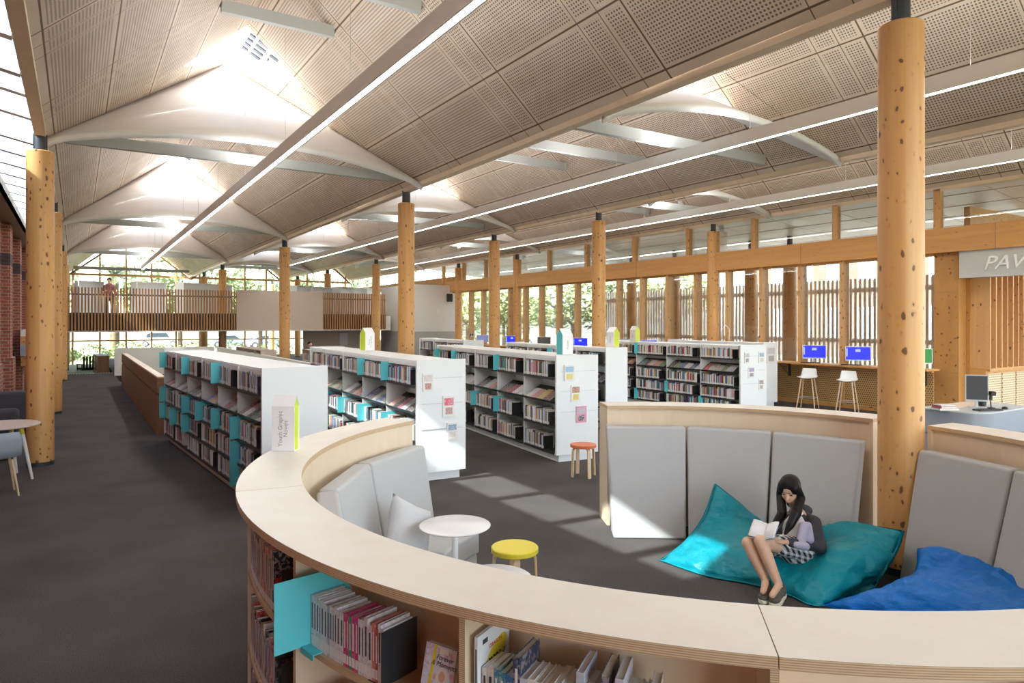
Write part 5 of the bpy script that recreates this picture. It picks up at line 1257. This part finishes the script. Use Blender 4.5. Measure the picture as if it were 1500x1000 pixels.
# far end of the aisle
p = PD(128, 545, 34.5)
t = empty('armchair', (p.x, p.y, -.6), R(200), 'dark slatted armchair on the lower level at the far end of the aisle', 'armchair')
MB().box(-.35, .35, -.3, .3, .32, .42).build('seat', 'charcoal', t, bevel=.03)
bk_ = MB()
for k in range(5): bk_.box(-.32 + .14 * k, -.25 + .14 * k, .28, .34, .4, 1.0)
bk_.build('backrest', 'charcoal', t)
for sx in (-.36, .36):
    MB().box(sx - .03, sx + .03, -.3, .34, .58, .62).build('armrest', 'black_metal', t)
    for sy in (-.27, .3): MB().box(sx - .02, sx + .02, sy - .02, sy + .02, 0, .6).build('leg', 'black_metal', t)
def low_case(p, heading, L, W, H, nt, mat, label, z0=0, cover=True, seed=1):
    a = R(heading); far = Vector((p[0] + math.sin(a) * L, p[1] + math.cos(a) * L, z0)); rz = -R(90) - a
    t = empty('low_bookcase', far, rz, label, 'bookcase'); nb = max(1, int(L / .9)); b = L / nb
    MB().box(0, L, W * .5, W * .5 + .02, 0.05, H).box(0, L, 0, W, 0, .06).box(0, L, 0, W, H - .02, H).build('carcass', mat, t)
    for x in (0, L): MB().box(x - .015, x + .015, 0, W, 0, H).build('end_panel', mat, t)
    for k in range(1, nb): MB().box(k * b - .01, k * b + .01, 0, W, .06, H - .02).build('upright', mat, t)
    bm_ = MB(); r_ = random.Random(seed)
    for j in range(nt):
        z = .06 + (H - .08) * j / nt
        if j: MB().box(.015, L - .015, .01, W * .5, z - .012, z).build('shelf', 'charcoal', t)
        x = .03
        while x < L - .1:
            th = .02 + .03 * r_.random(); c = PAL[r_.randrange(len(PAL))]; hh = min((H - .08) / nt - .05, .2 + .05 * r_.random())
            if (x % b) < b * .8: simple_book(bm_, th, .16, hh, c, Matrix.Translation((x, .02, z + .001)))
            x += th + .002
    bm_.build('books_row', 'print_ink', t, recalc=False)['kind'] = 'stuff'
low_case((5.0, 22.9), 0, 4.0, .5, 1.2, 3, 'panel_beige', 'beige low bookcase beyond the stair void, its row of books facing left', seed=2)
low_case((6.3, 20.5), 3, 2.8, .5, 1.2, 3, 'panel_beige', 'beige low bookcase right of the column in front of the mezzanine', seed=3)
low_case((.75, 34.4), -2, 2.6, .45, 1.25, 4, 'walnut', 'dark timber bookcase on the lower level beside the far armchair', z0=-.6, seed=4)
for (x, y, L, lab, sd2) in ((-.1, 36.2, 1.0, 'white bookcase end on the mezzanine behind the balustrade, leftmost', 5), (2.1, 35.5, 1.3, 'white mezzanine bookcase with posters, right of the standing person', 6), (3.9, 35.2, 2.6, 'white mezzanine bookcase with books, left of the columns', 7), (9.0, 35.0, 3.0, 'white mezzanine bookcase above the beige panel', 8), (11.2, 34.9, 3.0, 'white mezzanine bookcase above the narrow slatted balustrade', 9)):
    low_case((x, y), 62 if x > 3 else 70, L, .6, 1.52, 4, 'white_shelf', lab, z0=2.42, seed=sd2)
# other people
def seated(p, rz, label, scale=1., phones=True, shirt='dark_shirt', seat=.78):
    T_ = Matrix.Translation(p) @ Matrix.Rotation(rz, 4, 'Z')
    g = lambda x, y, z: T_ @ Vector((x, y, z)); s = seat
    ps = [('ell', g(0, -.06, s + .70), (.078, .092, .105), (0, 0, rz)), ('ell', g(0, -.11, s + .66), (.05, .045, .06), (0, 0, rz)), ('cap', g(0, -.16, s + .68), g(0, -.165, s + .66), .012, .012), ('cap', g(0, -.04, s + .62), g(0, 0, s + .45), .05, .055),
          ('cap', g(0, .0, s + .42), g(0, .04, s + .08), .13, .135)]
    for q in (-1, 1):
        ps += [('cap', g(q * .17, 0, s + .45), g(q * .22, -.08, s + .2), .045, .04), ('cap', g(q * .22, -.08, s + .2), g(q * .14, -.33, s + .23), .038, .028), ('ell', g(q * .13, -.38, s + .23), (.035, .05, .018), (0, 0, rz)),
               ('cap', g(q * .09, 0, s + .02), g(q * .1, -.4, s + .03), .08, .06), ('cap', g(q * .1, -.4, s + .03), g(q * .1, -.3, max(.1, s - .4)), .055, .04), ('cap', g(q * .1, -.3, max(.1, s - .4)), g(q * .1, -.42, max(.06, s - .45)), .04, .035)]
        for k in range(5): ps.append(('cap', g(q * .13 + (k - 2) * .014, -.42, s + .23), g(q * .13 + (k - 2) * .017, -.47 + .006 * abs(k - 2), s + .225), .008, .007))
    b = blob('person', ps, 'skin', .014, 3); tag(b, label, 'person')
    blob('hair', [('ell', g(0, -.04, s + .735), (.086, .094, .09), (0, 0, rz))], 'hair', .012, 2, b)
    blob('shirt', [('cap', g(0, .0, s + .43), g(0, .04, s + .08), .145, .15)] + [('cap', g(q * .17, 0, s + .45), g(q * .215, -.07, s + .24), .06, .055) for q in (-1, 1)] + [('cap', g(-.15, 0, s + .46), g(.15, 0, s + .46), .06, .06)], shirt, .014, 2, b)
    blob('trousers', [('cap', g(q * .09, 0.03, s + .02), g(q * .1, -.4, s + .03), .092, .072) for q in (-1, 1)] + [('cap', g(q * .1, -.4, s + .03), g(q * .1, -.3, max(.12, s - .36)), .068, .052) for q in (-1, 1)], 'dark_shirt', .014, 2, b)
    if phones:
        h = MB(); pts = [g(.092 * math.cos(R(a)), -.05, s + .70 + .12 * math.sin(R(a))) for a in range(0, 181, 20)]; h.path(pts, .011); 
        h.build('headphones', 'white', b); [MB().tube(g(q * .075, -.05, s + .70), g(q * .105, -.05, s + .70), .035, seg=12).build('ear_cup', 'white', b) for q in (-1, 1)]
    return b
p = Vector((14.85, YX(690, 14.85), 0)); seated(p, math.atan2(-p.x, p.y) + R(70), 'person in a dark t-shirt wearing white headphones, seated at the window desk')
t = empty('bar_stool', p, 0, 'stool under the person with headphones at the window desk', 'stool'); MB().lathe([(.17, .66), (.17, .695)], 20).build('seat', 'charcoal', t); MB().tube((0, 0, 0), (0, 0, .66), .03).build('stem', 'steel', t)
p = PD(452, 520, 30.5); p.z = 0; seated(p, math.atan2(-p.x, p.y) + R(60), 'small far person seated under the mezzanine', phones=False, seat=.42)
t = empty('stool', p, 0, 'low stool under the small far seated person', 'stool'); MB().lathe([(.17, .0), (.17, .33)], 20).build('seat', 'charcoal', t)
p = PD(160, 450, 30.6); p.z = 2.42
T_ = Matrix.Translation(p) @ Matrix.Rotation(-YAW + R(20), 4, 'Z'); g = lambda x, y, z: T_ @ Vector((x, y, z))
ps = [('ell', g(0, -.01, 1.55), (.075, .09, .11), (0, 0, 0)), ('cap', g(0, 0, 1.45), g(0, 0, 1.3), .05, .06), ('cap', g(0, 0, 1.28), g(0, 0, .9), .14, .14), ('cap', g(0, -.09, 1.53), g(0, -.105, 1.51), .012, .012)]
for q in (-1, 1):
    ps += [('cap', g(q * .18, 0, 1.3), g(q * .24, -.02, 1.02), .045, .04), ('cap', g(q * .24, -.02, 1.02), g(q * .12, -.2, 1.08), .038, .03), ('ell', g(q * .09, -.22, 1.08), (.045, .04, .02), (0, 0, 0)), ('cap', g(q * .09, 0, .88), g(q * .1, 0, .48), .085, .06), ('cap', g(q * .1, 0, .48), g(q * .1, .01, .08), .055, .04), ('cap', g(q * .1, 0, .04), g(q * .1, -.16, .035), .04, .03)]
pm = blob('person', ps, 'skin', .016, 3); tag(pm, 'person in a red checked shirt standing behind the mezzanine balustrade', 'person')
blob('hair', [('ell', g(0, .01, 1.59), (.095, .1, .095), (0, 0, 0))], 'hair', .014, 2, pm)
blob('shirt', [('cap', g(0, 0, 1.29), g(0, 0, .88), .16, .165), ('cap', g(-.16, 0, 1.31), g(.16, 0, 1.31), .065, .065)] + [('cap', g(q * .18, 0, 1.3), g(q * .24, -.02, 1.02), .06, .055) for q in (-1, 1)], 'checked', .016, 2, pm)
blob('trousers', [('cap', g(q * .09, 0, .9), g(q * .1, 0, .5), .1, .075) for q in (-1, 1)] + [('cap', g(q * .1, 0, .5), g(q * .1, .01, .08), .07, .055) for q in (-1, 1)], 'dark_shirt', .016, 2, pm)
tag(MB().box(-.14, .14, -.12, .0, -.2, .2).build('loudspeaker', 'black', loc=(15.7, 30.45, PD(667, 436, DIST(15.7, 30.4)).z), bevel=.01), 'small black loudspeaker at the top right of the white wall', 'loudspeaker')
tag(MB().box(-.08, .08, -.03, .0, -.06, .06).build('wall_sensor', 'white', loc=(15.1, 30.49, PD(645, 455, DIST(15.1, 30.5)).z)), 'tiny white sensor on the white wall near the loudspeaker', 'sensor')

# ---------------------------------------------------------------- outside
struct(MB().box(-60, 120, -40, YEND + .3, -.6, -.3).box(-60, 120, YEND + .3, 130, -.8, -.62).build('ground', 'grass'))
plain('paving', (.42, .40, .37), .9, noise=.1, nscale=2); struct(MB().box(16.1, 22.5, -40, 46, -.3, -.285).build('paving', 'paving'))
struct(MB().box(-40, 90, 66, 84, -.62, -.60).box(22.5, 34, -40, 62, -.3, -.29).build('road', 'road'))
t = empty('slatted_fence', (20.9, 2, -.3), 0, 'tall weathered timber slat fence standing outside the right windows', 'fence')
Lf = 22.7; m = MB(); n = int(Lf / .155)
for k in range(n): m.box(-.03, .03, k * .155, k * .155 + .075, 0, 3.78 - .0 * k)
m.build('slats', 'grey_slat', t)['kind'] = 'stuff'
for z in (3.35, 1.75): MB().box(.03, .1, 0, Lf, z, z + .14).build('rail', 'grey_slat', t)
def foliage(name, blobs, mat, n, size, label, trunk=None, parent=None, seed=0):
    r_ = random.Random(seed); m = MB()
    for (c, rad) in blobs:
        for k in range(n):
            while True:
                d = Vector((r_.uniform(-1, 1), r_.uniform(-1, 1), r_.uniform(-1, 1)))
                if .3 < d.length < 1: break
            d = d.normalized() * (.55 + .45 * r_.random() ** .5); p = Vector(c) + Vector((d.x * rad[0], d.y * rad[1], d.z * rad[2]))
            a = Vector((r_.uniform(-1, 1), r_.uniform(-1, 1), r_.uniform(-1, 1))).normalized(); b = a.orthogonal().normalized(); s_ = size * (.6 + .8 * r_.random())
            m.quad([p + a * s_, p + b * s_ * .5, p - a * s_, p - b * s_ * .5])
    if trunk:
        t = empty(name, (trunk[0], trunk[1], trunk[2]), 0, label, 'tree'); tr = MB()
        tr.tube((0, 0, 0), (0, 0, trunk[3]), trunk[4], trunk[4] * .6, 10)
        for (c, rad) in blobs: tr.tube((0, 0, trunk[3] * .85), tuple(Vector(c) - t.location), trunk[4] * .5, trunk[4] * .15, 7)
        tr.build('trunk', 'bark', t); o = m.build('foliage', mat, t, recalc=False); o.location = -t.location; return t
    o = m.build(name, mat, recalc=False); return tag(o, label, 'shrub')
tl = ['leftmost beyond the window behind the headphones person', 'behind the windows left of the tall sign column', 'broad one beyond the windows right of it', 'behind the slat fence', 'far behind the fence at the right', 'far beyond the road']
TR = [((27.5, 50), 3.4, 'leaf_b'), ((26.5, 42), 3.0, 'leaf_c'), ((27, 35), 3.1, 'leaf_b'), ((29, 29), 2.6, 'leaf_c'), ((34, 12.5), 2.8, 'leaf_b'), ((36, 58), 4.5, 'leaf_a')]
for i, ((x, y), r_, mt) in enumerate(TR):
    foliage('tree', [((x, y, 4.2), (r_, r_, r_ * .85)), ((x - r_ * .5, y + .6, 3.4), (r_ * .6, r_ * .6, r_ * .55)), ((x + .5, y - r_ * .5, 3.6), (r_ * .6, r_ * .6, r_ * .5))], mt, 1300, .17, 'green leafy tree outside, ' + tl[i], (x, y, -.3, 2.6, .22), seed=i)
LT = [((6.5, 56), 3.6, 'leaf_b', 'beyond the far glazing left of the beige panel'), ((12, 55), 3.4, 'leaf_c', 'beyond the far glazing above the beige panel'), ((18, 58), 4., 'leaf_b', 'beyond the far glazing above the right slats'), ((-3, 60), 3.6, 'leaf_a', 'at the far left behind the palm'), ((24, 60), 4, 'leaf_a', 'beyond the far corner of the building')]
for i, ((x, y), r_, mt, lb) in enumerate(LT):
    foliage('tree', [((x, y, 5.0), (r_, r_, r_ * .75)), ((x - r_ * .5, y, 4.), (r_ * .6, r_ * .6, r_ * .5))], mt, 1300, .2, 'pale green tree ' + lb, (x, y, -.6, 3.2, .2), seed=40 + i)
for i, (x, y, r_) in enumerate(((1.0, 54, .8), (3.2, 56, 1.0), (5.2, 53, .9), (7.5, 55, .9), (-.4, 52, .5), (10, 56, .9), (13, 54, 1.0), (16.5, 56, .9))):
    foliage('shrub', [((x, y, .0), (r_ * 1.3, r_, r_ * .8))], ('leaf_b', 'leaf_c')[i % 2], 500, .11, f'low garden shrub outside the far glazing, {ORD[i]} from the left' if i != 4 else 'smallest low shrub outside the far glazing', seed=70 + i)
for i, (x, y, r_) in enumerate(((19.5, 27.5, .8), (19.8, 30, .9), (19.2, 33, .9), (20.2, 36, 1.))):
    foliage('shrub', [((x, y, .4), (r_, r_ * 1.3, r_))], ('leaf_b', 'leaf_a')[i % 2], 500, .1, f'low shrub outside the windows beyond the slat fence, {ORD[i]} going back', seed=90 + i)
# palm
px_ = PD(168, 470, 50); t = empty('palm_tree', (px_.x, px_.y, -.6), 0, 'palm tree with arching fronds seen through the far gable glass', 'palm')
MB().tube((0, 0, 0), (0, 0, 6.0), .32, .26, 14).build('trunk', 'bark', t, smooth=True)
r_ = random.Random(2); fm = None
for k in range(34):
    m = MB(); L_ = 2.9 + .5 * r_.random(); el = R(r_.uniform(-25, 75)); pts = []
    for i in range(11):
        s_ = i / 10; pts.append(Vector((L_ * s_ * math.cos(el), 0, L_ * s_ * math.sin(el) - 1.9 * s_ * s_)))
    for i in range(10):
        for sg in (-1, 1):
            for q in (0, .5):
                a = pts[i].lerp(pts[i + 1], q); w_ = .55 * math.sin(math.pi * (i + q + .8) / 11.2); m.quad([a, a + Vector((.07, 0, 0)), a + Vector((.28, sg * w_, -.28 * w_ - .03)), a + Vector((.22, sg * w_, -.28 * w_))])
        m.box(0, 0, 0, 0, 0, 0) if False else m.tube(pts[i], pts[i + 1], .02, seg=4, caps=False)
    o = m.build('frond', 'leaf_palm', t, recalc=False); o.location = (0, 0, 6.0); o.rotation_euler = (0, 0, r_.random() * 6.28)
def car(p, rz, mat, label, H=1.5, suv=True):
    t = empty('car', p, rz, label, 'car'); L_ = 4.4
    body = [(-2.2, .35), (-2.2, .8), (-2.1, .95), (-1.6, 1.0), (-1.35, 1.45), (-.9, H), (.8, H), (1.15, 1.02), (1.95, .92), (2.2, .7), (2.2, .35)] if suv else [(-2.2, .35), (-2.15, .8), (-1.5, .92), (-.95, 1.32), (.4, 1.36), (1.0, .95), (2.0, .82), (2.2, .6), (2.2, .35)]
    Mr = Matrix(((1, 0, 0, 0), (0, 0, -1, .88), (0, 1, 0, 0), (0, 0, 0, 1)))
    MB().prism(body, 0, 1.76, Mr).build('body', mat, t, bevel=.06)
    top = [(-1.3, 1.05), (-1.22, 1.4), (-.85, H - .06), (.7, H - .06), (1.0, 1.05)] if suv else [(-1.3, .95), (-.9, 1.27), (.35, 1.3), (.8, .95)]
    for y0, y1 in ((-.886, -.878), (.878, .886)): MB().prism(top, -y1 + .88 - .0, -y0 + .88, Mr).build('side_window', 'glass_dark', t)
    for x in (-1.35, 1.35):
        for y in (-.82, .82): wq = MB().tube((x, y - .1, .33), (x, y + .1, .33), .33, seg=20).build('wheel', 'tyre', t); MB().tube((x, y - .11, .33), (x, y + .11, .33), .19, seg=14).build('wheel_rim', 'steel', wq)
    return t
q = PD(234, 500, 76); car((q.x, q.y, -.6), R(-8), 'car_silver', 'silver estate car parked beyond the far glazing under the mezzanine', H=1.62)
q = PD(392, 500, 72); car((q.x, q.y, -.6), R(-5), 'car_blue', 'blue-grey car parked beyond the glazing right of the silver one', suv=False)
q = PD(338, 500, 74); car((q.x, q.y, -.6), R(-6), 'car_blue', 'pale blue car half hidden by the columns beneath the mezzanine', suv=False)
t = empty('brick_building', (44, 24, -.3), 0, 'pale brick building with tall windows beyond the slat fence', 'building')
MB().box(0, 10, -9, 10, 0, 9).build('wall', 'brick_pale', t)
wm = None
for k in range(8):
    for z in (1.2, 5.2):
        f_ = MB().box(-.03, .02, -.6, .6, 0, 2.2); o = f_.build('window', 'white', t); o.location = (0, -7.6 + 2.25 * k, z); g_ = MB().box(-.04, -.03, -.5, -.04, .1, 2.1).box(-.04, -.03, .04, .5, .1, 2.1).build('pane', 'car_blue', o)
MB().prism([(-.5, 0), (10.5, 0), (5, 3)], -9.6, 10.6, Matrix(((1, 0, 0, 0), (0, 0, 1, 0), (0, 1, 0, 9), (0, 0, 0, 1)))).build('roof', 'brown_metal', t)
